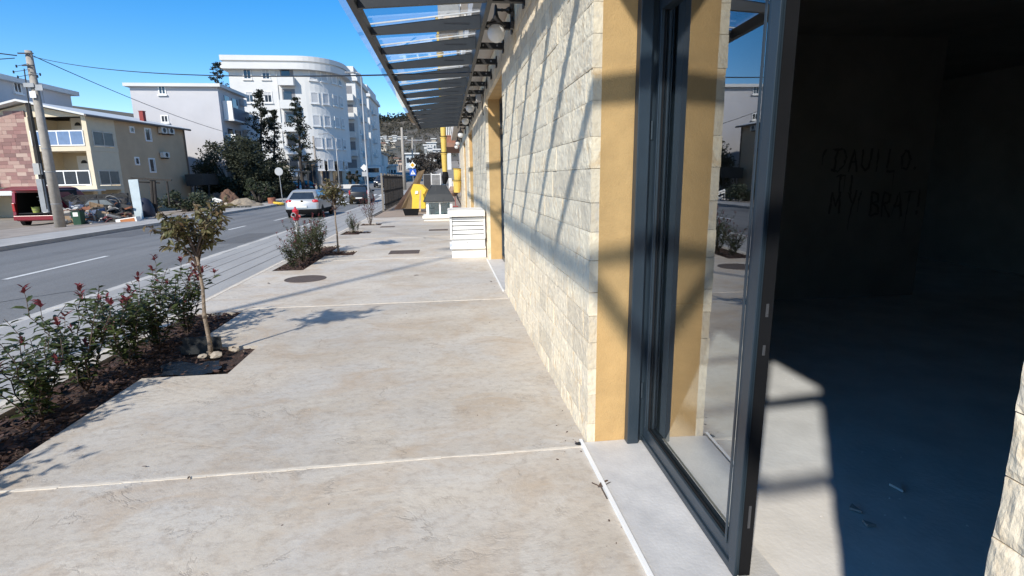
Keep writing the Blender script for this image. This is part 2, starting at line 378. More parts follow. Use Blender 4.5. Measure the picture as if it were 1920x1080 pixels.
b.quad((-6.0, -40, -.26), (-3.4, -40, -.035), (-3.4, 45, -.035), (-6.0, 45, -.26), mi=1); b.quad((-6.0, 45, -.26), (-3.4, 45, -.035), (-3.4, 60, .52), (-6.0, 60, .295), mi=1)
struct(b.build('parking_strip', [STRIPM, mat('groove_dirt', (.16, .15, .14), .95)]), 'light concrete strip with long grooves sloping from forecourt to road', 'pavement')
# far pavement with a dropped kerb
strip('far_pavement', -15.3, -13.32, -.19, -.17, -60, 95, mat('far_pavement_concrete', (.36, .345, .325), .9, scale=1.4, var=.12), label='pale pavement along the far side of the road', cat='pavement')
strip('far_kerb', -13.5, -13.28, -.165, -.165, -60, 95, KERB, label='worn kerb at the far side of the road', cat='kerb', thick=.16)
strip('gravel_verge', -20.5, -15.28, -.40, -.185, -60, 48, DIRT, label='beige gravel verge behind the far pavement', cat='verge')
# lane dashes and crossings
b = MB()
def dash(y0, y1, x=-9.2, w=.13):
    b.quad((x-w/2, y0, -.296+rise(y0)), (x+w/2, y0, -.296+rise(y0)), (x+w/2, y1, -.296+rise(y1)), (x-w/2, y1, -.296+rise(y1)))
for y0, y1, x in ((-14, -10.6, -9.3), (-1, 2.4, -9.3), (12.2, 15.7, -9.25), (23.3, 25.2, -8.95), (28.2, 30.4, -8.6), (62, 65, -8.8), (72, 75, -8.9), (82, 85, -9)): dash(y0, y1, x)
for yc in (47.2, 56.0):
    for k in range(9): dash(yc-1.3, yc+1.3, -12.5+k*.75, .42)
struct(b.build('road_marking', WPAINT), 'worn white lane dashes and crossing bars on the asphalt', 'road marking')

b = MB()
for x0, x1, y0, y1 in ((-7.6, -6.5, 18, 21.5), (-12.9, -11.6, 21, 30), (-8.3, -7.2, 36, 40), (-12.8, -11.9, 9, 14)): b.quad((x0, y0, -.2965), (x1, y0+.1, -.2965), (x1-.05, y1, -.2965), (x0+.04, y1-.1, -.2965))
struct(b.build('road_patch', mat('asphalt_patch', (.115, .116, .118), .9, scale=3, var=.12, bump=.4, bscale=80)), 'darker repaired patches in the asphalt', 'road')
b = MB(); rc = random.Random(12)
for k in range(9):
    x, y = rc.uniform(-12.8, -6.8), rc.uniform(8, 34); a = rc.choice((0, 1.5))+rc.gauss(0, .25); P = [(x, y)]
    for s_ in range(14): a += rc.gauss(0, .22); x += .25*math.sin(a); y += .25*math.cos(a); P.append((x, y))
    for (xa, ya), (xb, yb) in zip(P[:-1], P[1:]):
        if -13 < xa < -6.5 and -13 < xb < -6.5: d_ = Vector((yb-ya, xa-xb)).normalized()*.012; b.quad((xa+d_.x, ya+d_.y, -.2955), (xa-d_.x, ya-d_.y, -.2955), (xb-d_.x, yb-d_.y, -.2955), (xb+d_.x, yb+d_.y, -.2955))
struct(b.build('road_crack', mat('bitumen_crack', (.06, .06, .06), .8)), 'thin dark cracks wandering over the asphalt', 'road')
# paving with planter cut-outs
BEDS = [(-3.3, -2.66, -6, 7.07), (-2.66, -1.96, 4.70, 5.52), (-3.29, -2.72, 10.3, 14.1), (-2.72, -2.12, 12.2, 12.97),
        (-3.29, -2.72, 16.9, 18.2), (-2.72, -2.42, 17.2, 17.7), (-3.2, -2.45, 20.2, 21.0)]
PX = sorted({-3.5, .85} | {q for r in BEDS for q in r[:2]}); PY = sorted({-12, 25.0} | {q for r in BEDS for q in r[2:]})
def sub(a, st):
    o = []
    for i in range(len(a)-1):
        n = max(1, int((a[i+1]-a[i])/st)); o += [a[i]+(a[i+1]-a[i])*k/n for k in range(n)]
    return o+[a[-1]]
b = MB()
inbed = lambda x, y: any(r[0] < x < r[1] and r[2] < y < r[3] for r in BEDS)
for i in range(len(PX)-1):
    for j in range(len(PY)-1):
        x0, x1, y0, y1 = PX[i], PX[i+1], PY[j], PY[j+1]
        if inbed((x0+x1)/2, (y0+y1)/2): continue
        b.quad((x0, y0, 0), (x1, y0, 0), (x1, y1, 0), (x0, y1, 0))
        for (ax, ay, bx, by, ox, oy) in ((x0, y0, x0, y1, -.05, 0), (x1, y0, x1, y1, .05, 0), (x0, y0, x1, y0, 0, -.05), (x0, y1, x1, y1, 0, .05)):
            if inbed((ax+bx)/2+ox, (ay+by)/2+oy): b.quad((ax, ay, 0), (bx, by, 0), (bx, by, -.12), (ax, ay, -.12))
b.quad((-3.5, -12, 0), (-3.5, 25, 0), (-3.5, 25, -.2), (-3.5, -12, -.2)); b.quad((-3.5, 25, 0), (.85, 25, 0), (.85, 25, -.3), (-3.5, 25, -.3))
struct(b.build('forecourt_paving', PAVE), 'cream and grey stamped concrete forecourt along the shopfronts', 'paving')
b = MB()
rj = random.Random(3)
def joint(x0, y0, x1, y1, w=.02):
    n = int(max(abs(x1-x0), abs(y1-y0))/.11); P = []
    for i in range(n+1):
        t = i/n; P.append((x0+(x1-x0)*t+rj.gauss(0, .0022), y0+(y1-y0)*t+rj.gauss(0, .0022)))
    for i in range(n):
        (a, c), (d, e) = P[i], P[i+1]; wa = w/2*(1+rj.uniform(-.3, .35))
        if abs(x1-x0) > abs(y1-y0): b.box((a, c-wa, -.004), (d, e+wa, .0035))
        else: b.box((a-wa, c, -.004), (d+wa, e, .0035))
joint(-2.64, 2.96, .80, 2.99, .019); joint(-2.9, 7.22, .80, 7.22, .028); joint(-2.7, 11.45, .05, 11.45, .03)
joint(-2.7, 15.7, .8, 15.7, .03); joint(-3.44, -6, -3.44, 25, .05)
struct(b.build('paving_joint', JOINT), 'cream joints between the stamped concrete bays', 'paving')
# dirt where the paving stops
b = MB(); b.quad((-3.25, 24.2, .006), (.9, 24.6, .006), (.9, 45, .01), (-3.25, 45, .01)); b.quad((-3.25, 45, .01), (.9, 45, .01), (.9, 60, .52), (-3.25, 60, .52)); b.quad((-3.25, 24.2, .006), (-3.25, 45, .01), (-3.45, 45, -.2), (-3.45, 24.2, -.2))
struct(b.build('site_ground', mat('rusty_site_ground', (.33, .25, .19), .95, scale=1.5, col2=(.26, .215, .175), bump=.6, bscale=10)), 'reddish brown building site ground past the end of the paving', 'ground')

# ------------------------------------------------------------------ planter beds
rb = random.Random(11)
def bed(rects, label, nch, soil_rect=None):
    t = thing('planting_bed', label, 'planting bed', (rects[0][0], rects[0][2], -.03), group='mulched beds along the forecourt')
    ox, oy, oz = t.location
    m = MB()
    for (x0, x1, y0, y1) in rects:
        nx, ny = max(2, int((x1-x0)/.05)), max(2, int((y1-y0)/.06)); n0 = len(m.v)
        for j in range(ny+1):
            for i in range(nx+1):
                x = x0+(x1-x0)*i/nx; y = y0+(y1-y0)*j/ny
                z = -.045+.028*noise.fractal(Vector((x*9, y*9, 0)), 1, 2, 4)+.02*noise.noise(Vector((x*2, y*2, 5)))
                m.v.append((x-ox, y-oy, z-oz))
        for j in range(ny):
            for i in range(nx):
                a = n0+j*(nx+1)+i; m.f.append((a, a+1, a+nx+2, a+nx+1)); m.m.append(0)
    m.build('soil', MULCH, t, smooth=True)
    c = MB(); A = [(r[1]-r[0])*(r[3]-r[2]) for r in rects]
    for k in range(nch):
        x0, x1, y0, y1 = rb.choices(rects, A)[0]
        x, y = rb.uniform(x0+.02, x1-.02), rb.uniform(y0+.02, y1-.02)
        if soil_rect and soil_rect[0] < x < soil_rect[1] and soil_rect[2] < y < soil_rect[3] and rb.random() < .8: continue
        L = rb.uniform(.025, .085); w = L*rb.uniform(.25, .6); h = rb.uniform(.004, .011)
        M = Matrix.Translation((x-ox, y-oy, rb.uniform(-.045, .005)-oz)) @ Matrix.Rotation(rb.uniform(0, 6.3), 4, 'Z') @ Matrix.Rotation(rb.gauss(0, .3), 4, 'X') @ Matrix.Rotation(rb.gauss(0, .25), 4, 'Y')
        n = rb.choice((5, 6)); P = [(L/2*math.cos(6.283*i/n)*rb.uniform(.7, 1.15), w/2*math.sin(6.283*i/n)*rb.uniform(.7, 1.2)) for i in range(n)]
        base = len(c.v)
        for z in (0, h): c.v += [tuple(M @ Vector((p[0], p[1], z))) for p in P]
        c.f.append(tuple(range(base+n, base+2*n))); c.m.append(0)
        for i in range(n): c.f.append((base+i, base+(i+1) % n, base+n+(i+1) % n, base+n+i)); c.m.append(0)
    tag(c.build('bark_chips', CHIP, t), kind='stuff')
    return t
bed([BEDS[0], BEDS[1]], 'long bark mulched bed under the row of red tipped shrubs, nearest the camera', 5200, (-2.66, -1.96, 4.7, 5.52))
bed([BEDS[2], BEDS[3]], 'second mulched bed beyond the round manhole cover, holding the dense shrubs', 1100)
bed([BEDS[4], BEDS[5]], 'third small mulched bed under the single bushy shrub', 260)
bed([BEDS[6]], 'farthest small mulched bed under the bare red twigged shrub', 160)
b = MB()
for i in range(18):
    for j in range(14):
        pass
n = 22; P = []
for j in range(n+1):
    for i in range(n+1):
        u, v = i/n, j/n; x = -2.62+.50*u+.05*math.sin(v*5); y = 4.73+.34*v+.03*math.sin(u*7)
        b.v.append((x, y, -.004+.02*noise.fractal(Vector((x*6, y*6, 2)), 1, 2, 3)+.014*math.sin(u*3.1)*math.sin(v*3.1)))
for j in range(n):
    for i in range(n): a = j*(n+1)+i; b.f.append((a, a+1, a+n+2, a+n+1)); b.m.append(0)
tag(b.build('weed_membrane', mat('black_membrane', (.010, .012, .015), .35, scale=14, var=.4, bump=1, bscale=22, bdist=.03), smooth=True), 'crumpled black plastic membrane in the notch at the near tree base', 'plastic sheet')
b = MB(); b.box((-2.66, 5.46, -.05), (-2.30, 5.475, .13)); b.bar((-2.66, 5.40, .02), (-2.36, 5.36, .04), .012, .09)
tag(b.build('root_barrier', mat('black_plastic_board', (.02, .022, .024), .5)), 'upright black plastic board behind the near street tree', 'plastic board')
for k, (x, y, s) in enumerate(((-2.37, 5.19, .042), (-2.25, 5.20, .055), (-2.12, 5.33, .035))):
    b = MB(); q = random.Random(k); bm = bmesh.new(); bmesh.ops.create_icosphere(bm, subdivisions=2, radius=s)
    for v in bm.verts: v.co *= 1+q.uniform(-.18, .18); v.co.z *= .55
    bm.verts.ensure_lookup_table(); b.v = [tuple(v.co) for v in bm.verts]; b.f = [tuple(v.index for v in f.verts) for f in bm.faces]; b.m = [0]*len(b.f); bm.free()
    o = b.build('loose_stone', mat('chalky_stone', (.36, .31, .25), .9) if k == 0 else D.materials['chalky_stone'])
    o.location = (x, y, .02); tag(o, 'small chalky stone lying around the foot of the near street tree', 'stone', 'chalky stones at the tree foot')

# manhole cover, drain grates
def grate(name, label, x0, x1, y0, y1, n, group):
    t = thing(name, label, 'drain cover', ((x0+x1)/2, (y0+y1)/2, 0), group=group); w, d = (x1-x0)/2, (y1-y0)/2
    f = MB(); f.box((-w, -d, -.02), (w, -d+.03, .006)); f.box((-w, d-.03, -.02), (w, d, .006)); f.box((-w, -d+.03, -.02), (-w+.03, d-.03, .006)); f.box((w-.03, -d+.03, -.02), (w, d-.03, .006))
    f.build('frame', mat('rusty_frame', (.10, .075, .06), .8) if 'rusty_frame' not in D.materials else D.materials['rusty_frame'], t)
    p = MB(); p.box((-w+.03, -d+.03, -.02), (w-.03, d-.03, .002))
    for k in range(n): y = -d+.05+(2*d-.1)*k/max(1, n-1); p.box((-w+.05, y-.008, .002), (w-.05, y+.008, .006))
    p.build('cover', mat('dark_cast_iron', (.085, .066, .058), .7, scale=12, var=.25) if 'dark_cast_iron' not in D.materials else D.materials['dark_cast_iron'], t)
grate('drain_cover', 'rusty rectangular cover in the middle of the paving', -1.34, -.66, 12.15, 12.76, 9, 'covers let into the paving')
grate('drain_cover', 'small dark cover right of the middle, before the black hooded skylight', -.6, .02, 17.5, 17.95, 5, 'covers let into the paving')
grate('drain_cover', 'small dark cover beside the bare red twigged shrub', -2.35, -1.85, 19.2, 19.6, 5, 'covers let into the paving')
t = thing('manhole_cover', 'round dark manhole cover in the paving before the second bed', 'manhole cover', (-2.44, 9.34, 0))
b = MB(); b.lathe([(.34, -.01), (.34, .006), (.315, .006), (.315, -.01)], n=48); b.build('rim', D.materials['rusty_frame'], t)
b = MB(); b.lathe([(.314, -.01), (.314, .003), (0.001, .003)], n=48)
for k in range(-5, 6):
    w = math.sqrt(max(0, .29**2-(k*.05)**2))
    if w > .03: b.box((-w, k*.05-.006, .003), (w, k*.05+.006, .006))
b.build('lid', D.materials['dark_cast_iron'], t)

# ------------------------------------------------------------------ the shop building at the right
WX = .83
BL = thing('commercial_building', 'stone clad building with tan door reveals and dark frames beside the paving', 'building', (WX, 3, 0))
def L2(p): return (p[0]-WX, p[1]-3, p[2])
def lb(mb, a, c, mi=0): mb.box(L2(a), L2(c), mi)
OPEN = [(.64, 3.02), (7.72, 10.85), (16.2, 19.3), (21.6, 24.4)]
HEAD = 3.14; YE = 30.0
core = MB(); prev = -9.0
segs = []
for (a, c) in OPEN: segs.append((prev, a)); prev = c
segs.append((prev, YE))
for a, c in segs: lb(core, (.875, a, -.35), (1.32, c, HEAD)) if (a, c) != segs[0] else lb(core, (.875, a, -.35), (1.12, c, HEAD))
lb(core, (.875, -9, HEAD), (1.32, YE, 3.66))
core.build('rendered_wall', TAN, BL)
# split stone cladding: every block with its own offset and chiselled face
sb = MB(); sb.a = []; rs = random.Random(5)
def relief(y, z, amp):
    p = Vector((y*15, z*9, 1.7)); v = noise.fractal(p, .9, 2.1, 4)
    q = noise.noise(Vector((y*26, z*15, 9)))
    return amp*(.34*v + .55*abs(q) + .32*noise.noise(Vector((y*52, z*30, 4))))
def block(y0, y1, z0, z1, res, side=None):
    off = rs.uniform(0, .009); tn = rs.random(); ph = rs.uniform(0, 50)
    ny, nz = max(2, int((y1-y0)/res)), max(2, int((z1-z0)/res)); n0 = len(sb.v); gp = .0006 + .0012*rs.random()
    for j in range(nz+1):
        for i in range(ny+1):
            y = y0+gp+(y1-y0-2*gp)*i/ny; z = z0+gp+(z1-z0-2*gp)*j/nz
            e = min(i, ny-i, j, nz-j); h = off+relief(y+ph, z, .0115)
            if e == 0: h = off*.75-.001+.55*relief(y+ph, z, .010)
            sb.v.append(L2((WX-.004-h, y, z))); sb.a.append(tn)
    for j in range(nz):
        for i in range(ny):
            a = n0+j*(ny+1)+i; sb.f.append((a, a+ny+1, a+ny+2, a+1)); sb.m.append(0)
    ring = [n0+i for i in range(ny+1)] + [n0+j*(ny+1)+ny for j in range(1, nz+1)] + [n0+nz*(ny+1)+i for i in range(ny-1, -1, -1)] + [n0+j*(ny+1) for j in range(nz-1, 0, -1)]
    n1 = len(sb.v)
    for r in ring:
        v = sb.v[r]; sb.v.append((.045, v[1], v[2])); sb.a.append(tn)
    R = len(ring)
    for k in range(R): sb.f.append((ring[k], ring[(k+1) % R], n1+(k+1) % R, n1+k)); sb.m.append(0)
CH = .168
def clad(ya, yb, za, zb, res):
    z = za
    while z < zb-.02:
        z1 = min(zb, z+CH*rs.choice((.62, .85, .95, 1, 1, 1.05, 1.15))); 
        if zb-z1 < .06: z1 = zb
        y = ya
        while y < yb-.01:
            L = rs.choice((.15, .21, .28, .36, .46, .58))*rs.uniform(.85, 1.15); y1 = y+L
            if yb-y1 < .14: y1 = yb
            block(y, y1, z, z1, res); y = y1
        z = z1
TOP = 3.6
clad(-1.2, .64, -.01, TOP, .012)
clad(3.02, 7.72, -.01, TOP, .017); clad(.64, 3.02, HEAD, TOP, .03); clad(7.72, 10.85, HEAD, TOP, .05)
clad(10.85, 16.2, -.01, TOP, .05); clad(16.2, 19.3, HEAD, TOP, .08); clad(19.3, 21.6, -.01, TOP, .07); clad(21.6, 24.4, HEAD, TOP, .09); clad(24.4, YE, -.01, TOP, .09); clad(-9, -1.2, -.01, TOP, .1)
sb.build('stone_cladding', STONE, BL)
# soffit slab and the upper storeys seen through the canopy glass
u = MB(); lb(u, (.40, -9, 3.66), (9, YE, 3.95)); u.build('soffit_slab', SOFF, BL)
u = MB(); lb(u, (.83, -9, 3.95), (12, YE, 15)); u.build('upper_storeys', [mat('tan_upper_render', (.46, .35, .24), .9, var=.05)], BL)
for k in range(9):
    y = -4+k*3.7
    for z in (5.0, 8.0, 11.0):
        f = MB(); lb(f, (.79, y, z), (.828, y+1.3, z+1.7)); w = f.build('window', WHITEP, BL)
        p = MB(); lb(p, (.782, y+.1, z+.1), (.789, y+.62, z+1.6)); lb(p, (.782, y+.68, z+.1), (.789, y+1.2, z+1.6)); p.build('pane', WINL, w)
for z in (5.2, 8.2, 11.2):
    f = MB(); lb(f, (-.05, 24.5, z), (.825, 28, z+.18)); o = f.build('balcony', SOFF, BL)
    f = MB(); lb(f, (-.05, 24.5, z+.18), (.0, 28, z+1.2)); lb(f, (0, 24.5, z+.18), (.825, 24.55, z+1.2)); f.build('railing', mat('grey_balcony_panel', (.34, .34, .33), .7), o)
# interior hall
I = MB()
def lbi(a, c, mi=0): lb(I, a, c, mi)
lbi((1.1, -4, -.25), (10, 30, -.004))
I.build('hall_floor', SCREED, BL)
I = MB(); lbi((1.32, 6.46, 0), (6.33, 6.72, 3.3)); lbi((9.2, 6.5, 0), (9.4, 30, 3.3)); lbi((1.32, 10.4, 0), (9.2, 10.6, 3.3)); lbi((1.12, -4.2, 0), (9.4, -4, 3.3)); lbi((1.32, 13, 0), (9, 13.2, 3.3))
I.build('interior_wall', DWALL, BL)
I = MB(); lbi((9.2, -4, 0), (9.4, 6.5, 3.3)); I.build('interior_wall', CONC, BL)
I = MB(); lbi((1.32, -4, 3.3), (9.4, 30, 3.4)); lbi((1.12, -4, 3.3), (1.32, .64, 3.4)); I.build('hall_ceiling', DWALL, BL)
# spray painted writing on the back wall
w = MB(); rg = random.Random(2)
GLY = {'D': [[(0,0),(.12,1)],[(-.2,.95),(.45,1.05),(.72,.7),(.6,.25),(.25,-.05),(-.15,.05)]], 'A': [[(0,0),(.32,1),(.6,0)],[(.1,.4),(.5,.42)]], 'N': [[(0,1),(.04,.25),(.25,0),(.5,.15),(.55,1)],[(.55,1),(.58,0)]],
 'I': [[(.1,0),(.12,1)]], 'L': [[(.05,1),(0,.02),(.5,.0)]], 'O': [[(.3,1),(.02,.6),(.15,.1),(.45,.05),(.6,.5),(.4,.95),(.2,.97)]], 'T': [[(-.1,1),(.6,1.02)],[(.25,1),(.22,0)]], 'M': [[(0,0),(.08,1),(.32,.4),(.58,1),(.66,0)]],
 'Y': [[(0,1),(.28,.5)],[(.6,1.05),(.2,-.35)]], 'B': [[(.05,0),(.05,1),(.45,.9),(.4,.6),(.08,.52),(.5,.4),(.5,.08),(.0,0)]], 'R': [[(.05,-.05),(.05,1),(.48,.88),(.42,.56),(.08,.5),(.55,-.05)]], '!': [[(.12,1.1),(.1,.35)],[(.09,.1),(.09,.02)]], '.': [[(.1,.12),(.12,.05)]], "'": [[(.1,1.05),(0,.7)]]}
def write(s, x, z, h, adv, th=.028):
    for ch in s:
        for st in GLY.get(ch, []):
            P = [(x+p[0]*h*.8+rg.gauss(0, .006), z+p[1]*h+rg.gauss(0, .008)) for p in st]
            Q_ = []
            for (a, c), (d, e) in zip(P[:-1], P[1:]): Q_ += [(a+(d-a)*i_/5+rg.gauss(0, .004), c+(e-c)*i_/5+rg.gauss(0, .004)) for i_ in range(5)]
            Q_.append(P[-1]); th0 = th
            for (a, c), (d, e) in zip(Q_[:-1], Q_[1:]):
                th = th0*rg.uniform(.35, 1.15)
                L = math.hypot(d-a, e-c)+1e-6; nx_, nz_ = -(e-c)/L*th/2, (d-a)/L*th/2; ex, ez = (d-a)/L*th*.4, (e-c)/L*th*.4
                w.quad(L2((a-ex+nx_, 6.455, c-ez+nz_)), L2((a-ex-nx_, 6.455, c-ez-nz_)), L2((d+ex-nx_, 6.455, e+ez-nz_)), L2((d+ex+nx_, 6.455, e+ez+nz_)))
            th = th0
            if rg.random() < .5: q = P[-1]; w.quad(L2((q[0]-.006, 6.456, q[1])), L2((q[0]+.006, 6.456, q[1])), L2((q[0]+.004, 6.456, q[1]-rg.uniform(.1, .3))), L2((q[0]-.004, 6.456, q[1]-rg.uniform(.1, .3))))
        x += adv
w = MB()
for a_ in (("'DANILO.", 4.78, 1.68, .26, .185), ('TI', 5.02, 1.40, .22, .19), ('MY', 4.95, 1.14, .26, .24), ("'BRAT!", 5.36, 1.10, .30, .165)):
    write(*a_)
w.build('wall_writing', PAINTB, BL)
gb = MB(); rq = random.Random(40)
for k in range(160):
    x, y, s_ = rq.uniform(1.5, 6), rq.uniform(-.5, 6.2), rq.uniform(.002, .005)
    M = Matrix.Translation((x-WX, y-3, -.004+s_*.4)) @ Matrix.Rotation(rq.uniform(0, 6), 4, 'Z') @ Matrix.Rotation(rq.uniform(0, 1), 4, 'X'); gb.box((-s_, -s_*.7, -s_*.5), (s_, s_*.7, s_*.5), 0, M)
tag(gb.build('floor_grit', SCREED, BL), kind='stuff')
for px, py, s_ in ((1680, 913, .05), (1600, 955, .035), (1628, 985, .03)):
    P_ = onG(px, py, .004); b = MB(); M = Matrix.Rotation(px*.7, 4, 'Z'); b.prism([(-s_, -s_*.4), (s_*.9, -s_*.5), (s_*.1, s_*.6)], 0, .012); b.v = [tuple(M @ Vector(v_)) for v_ in b.v]; o = b.build('mortar_crumb', SCREED if px == 1680 else CONC); o.location = P_; tag(o, 'flat crumb of grey mortar lying on the dark hall floor', 'mortar crumb', 'mortar crumbs on the hall floor')
# thresholds
for k, (a, c) in enumerate(OPEN):
    s = MB(); lb(s, (.80, a+.002, -.1), (1.32, c-.002, .012)); lb(s, (.782, a-.02, -.1), (.80, c+.03, .020), 1)
    s.build('threshold', [MARB, WHITEP], BL)
# near door: fixed jamb frame + closed leaf that stands a little ajar
fr = MB(); lb(fr, (1.065, 2.955, .012), (1.135, 3.018, HEAD)); lb(fr, (1.065, .645, .012), (1.135, .73, HEAD)); lb(fr, (1.065, .73, 3.05), (1.135, 2.955, HEAD)); lb(fr, (1.065, .73, 2.62), (1.135, 2.955, 2.70))
lb(fr, (1.1355, 2.990, .0125), (1.326, 3.0175, HEAD)); fr.build('door_frame', FRAME, BL, bevel=.004)
fr = MB(); lb(fr, (1.12, .73, 2.71), (1.135, 2.93, 3.04)); fr.build('transom_glass', GL_DOOR, BL)
dl = MB(); H0 = Vector((1.172, 2.985)); H1 = Vector((1.133, 1.80)); dv = (H1-H0).normalized(); dn = Vector((-dv.y, dv.x))   # dn points into the hall (+x)
if dn.x < 0: dn = -dn
LL = (H1-H0).length
def lp(s, d, z): q = H0+dv*s+dn*d; return (q.x-WX, q.y-3, z)
def lbox(mb, s0, s1, d0, d1, z0, z1, mi=0):
    P = [lp(s0, d0, z0), lp(s1, d0, z0), lp(s1, d1, z0), lp(s0, d1, z0), lp(s0, d0, z1), lp(s1, d0, z1), lp(s1, d1, z1), lp(s0, d1, z1)]
    n = len(mb.v); mb.v += P
    for f in ((0,1,2,3),(7,6,5,4),(4,5,1,0),(5,6,2,1),(6,7,3,2),(7,4,0,3)): mb.f.append(tuple(n+i for i in f)); mb.m.append(mi)
Z0, Z1 = .022, 2.60
def stile(s0, s1):
    lbox(dl, s0, s1, 0, .062, Z0, Z1)
lbox(dl, 0, .046, 0, .062, Z0, Z1); lbox(dl, LL-.085, LL, 0, .062, Z0, Z1)
lbox(dl, .046, LL-.085, 0, .062, Z0, Z0+.088); lbox(dl, .046, LL-.085, 0, .062, Z1-.088, Z1)
# raised outer lip and glazing beads
lbox(dl, LL-.040, LL+.012, -.014, -.0005, Z0, Z1); lbox(dl, 0, LL-.04, -.010, -.0005, Z0-.004, Z0+.03)
lbox(dl, .046, .058, -.006, -.0005, Z0+.088, Z1-.088); lbox(dl, LL-.101, LL-.085, -.006, -.0005, Z0+.088, Z1-.088); lbox(dl, .058, LL-.101, -.006, -.0005, Z0+.088, Z0+.104)
leaf = dl.build('door_leaf', FRAME, BL, bevel=.0035, fix=True)
gk = MB(); lbox(gk, .0465, .054, .018, .026, Z0+.09, Z1-.09); lbox(gk, LL-.093, LL-.0855, .018, .026, Z0+.09, Z1-.09); lbox(gk, .054, LL-.093, .018, .026, Z0+.0885, Z0+.096)
lbox(gk, LL+.0005, LL+.004, .012, .058, Z0, Z1); gk.build('gasket', RUB, leaf, fix=True)
pn = MB(); pn.quad(lp(.047, .03, Z0+.08), lp(LL-.086, .03, Z0+.08), lp(LL-.086, .03, Z1-.08), lp(.047, .03, Z1-.08)); pn.build('pane', GL_DOOR, leaf)
PLT = mat('dull_strike_steel', (.10, .10, .105), .5, metal=.4)
for z, hgt in ((1.13, .05), (.98, .04), (.245, .10)):
    q = MB(); lbox(q, LL+.0045, LL+.007, .030, .040, z, z+hgt); lbox(q, LL+.007, LL+.010, .032, .038, z+.012, z+hgt-.012); q.build('strike_plate', PLT, leaf, fix=True)
for s, zc in ((.02, .35), (.02, 1.9)):
    q = MB(); q.tube([lp(-.008, -.012, zc-.05), lp(-.008, -.012, zc+.05)], .011, 10); q.build('hinge', FRAME, leaf)
# threshold profile in dark aluminium and the corner bracket at the meeting point
q = MB(); lb(q, (1.10, .73, .0125), (1.175, 1.78, .026)); q.build('sill_profile', FRAME, BL)
q = MB(); lb(q, (1.128, 1.74, .0262), (1.168, 1.782, .036)); q.tube([L2((1.14, 1.76, .036)), L2((1.14, 1.76, .05))], .007, 8); q.build('floor_bolt', STEEL, BL)
# glazing of the other openings
for (a, c) in OPEN[1:]:
    f = MB(); x0, x1 = 1.10, 1.17
    lb(f, (x0, a+.001, .0125), (x1, a+.08, HEAD)); lb(f, (x0, c-.08, .0125), (x1, c-.001, HEAD)); lb(f, (x0, a+.08, HEAD-.08), (x1, c-.08, HEAD-.001)); lb(f, (x0, a+.08, .0125), (x1, c-.08, .10)); lb(f, (x0, a+.08, 2.48), (x1, c-.08, 2.58))
    mid = (a+c)/2; lb(f, (x0+.002, mid-.05, .10), (x1-.002, mid+.05, 2.48)); lb(f, (x0+.002, mid-.04, 2.58), (x1-.002, mid+.04, HEAD-.08))
    o = f.build('shop_window', FRAME, BL, bevel=.004)
    p = MB(); lb(p, (1.13, a+.08, .1), (1.136, mid-.05, 2.48)); lb(p, (1.13, mid+.05, .1), (1.136, c-.08, 2.48)); lb(p, (1.13, a+.08, 2.58), (1.136, mid-.04, HEAD-.08)); lb(p, (1.13, mid+.04, 2.58), (1.136, c-.08, HEAD-.08)); p.build('pane', GL_DOOR, o)

# ------------------------------------------------------------------ canopy
CA = thing('glass_canopy', 'long dark steel canopy with glass panes above the shopfronts', 'canopy', (WX, 6.45, 3.2))
def lc(p): return (p[0]-WX, p[1]-6.45, p[2]-3.2)
YC0, YC1 = -1.15, 18.45; ny = int((YC1-6.45)/.948)+1
ybeams = [6.45+.948*k for k in range(-8, 13)]
bm0 = MB()
y = 0
P = [(-.745, 3.205), (.45, 3.29), (.45, 3.44), (-.745, 3.285)]
# T shaped tapering beam: web plate, flange, and rounded slot
w2 = .020
n = len(bm0.v)
for s_ in (-w2, w2):
    for (x, z) in P: bm0.v.append((x-WX, s_, z-3.2))
for f in ((0,1,2,3),(7,6,5,4),(0,4,5,1),(1,5,6,2),(2,6,7,3),(3,7,4,0)): bm0.f.append(tuple(n+i for i in f)); bm0.m.append(0)
bm0.box((.05-WX, -w2-.004, 3.335-3.2), (.33-WX, -w2-.0005, 3.35-3.2), 1)
beam0 = bm0.build('beam', [BEAMM, BLACK], CA, fix=True)
br = MB(); br.box((.50-WX, -.03, .09), (.82-WX, .03, .165)); br.box((.80-WX, -.05, .05), (.825-WX, .05, .20)); 
for bx in (.55, .73): br.lathe([(.012, -.034), (.012, -.030)], (bx-WX, 0, .13), 8, 1, 'y')
br0 = br.build('wall_bracket', [BLACK, STEEL], CA)
ca = MB(); ca.bar((-.76-WX, -.04, .108), (.45-WX, -.04, .265), .012, .014)
cp = ca.build('glazing_bar', mat('pale_aluminium', (.55, .55, .54), .4), CA)
for k, yb in enumerate(ybeams):
    for o in (beam0, br0, cp):
        c = o if k == 0 else dup(o, parent=CA)
        c.location = (0, yb-6.45, 0)
r = MB()
r.box(lc((-.81, YC0, 3.20)), lc((-.747, YC1, 3.305))); r.build('outer_rail', BEAMM, CA)
r = MB(); r.box(lc((.452, YC0, 3.275)), lc((.50, YC1, 3.46))); r.build('inner_rail', BEAMM, CA)
dz = (3.50-3.315)/(.5+.93)
for k in range(len(ybeams)-1):
    a, c = ybeams[k]+.006, ybeams[k+1]-.006
    q = MB(); A, B_ = lc((-.95, a, 3.325)), lc((.47, c, 3.475))
    q.quad((A[0], A[1], A[2]), (B_[0], A[1], B_[2]), (B_[0], B_[1], B_[2]), (A[0], B_[1], A[2]))
    q.build('glass_pane', GL_CAN, CA)

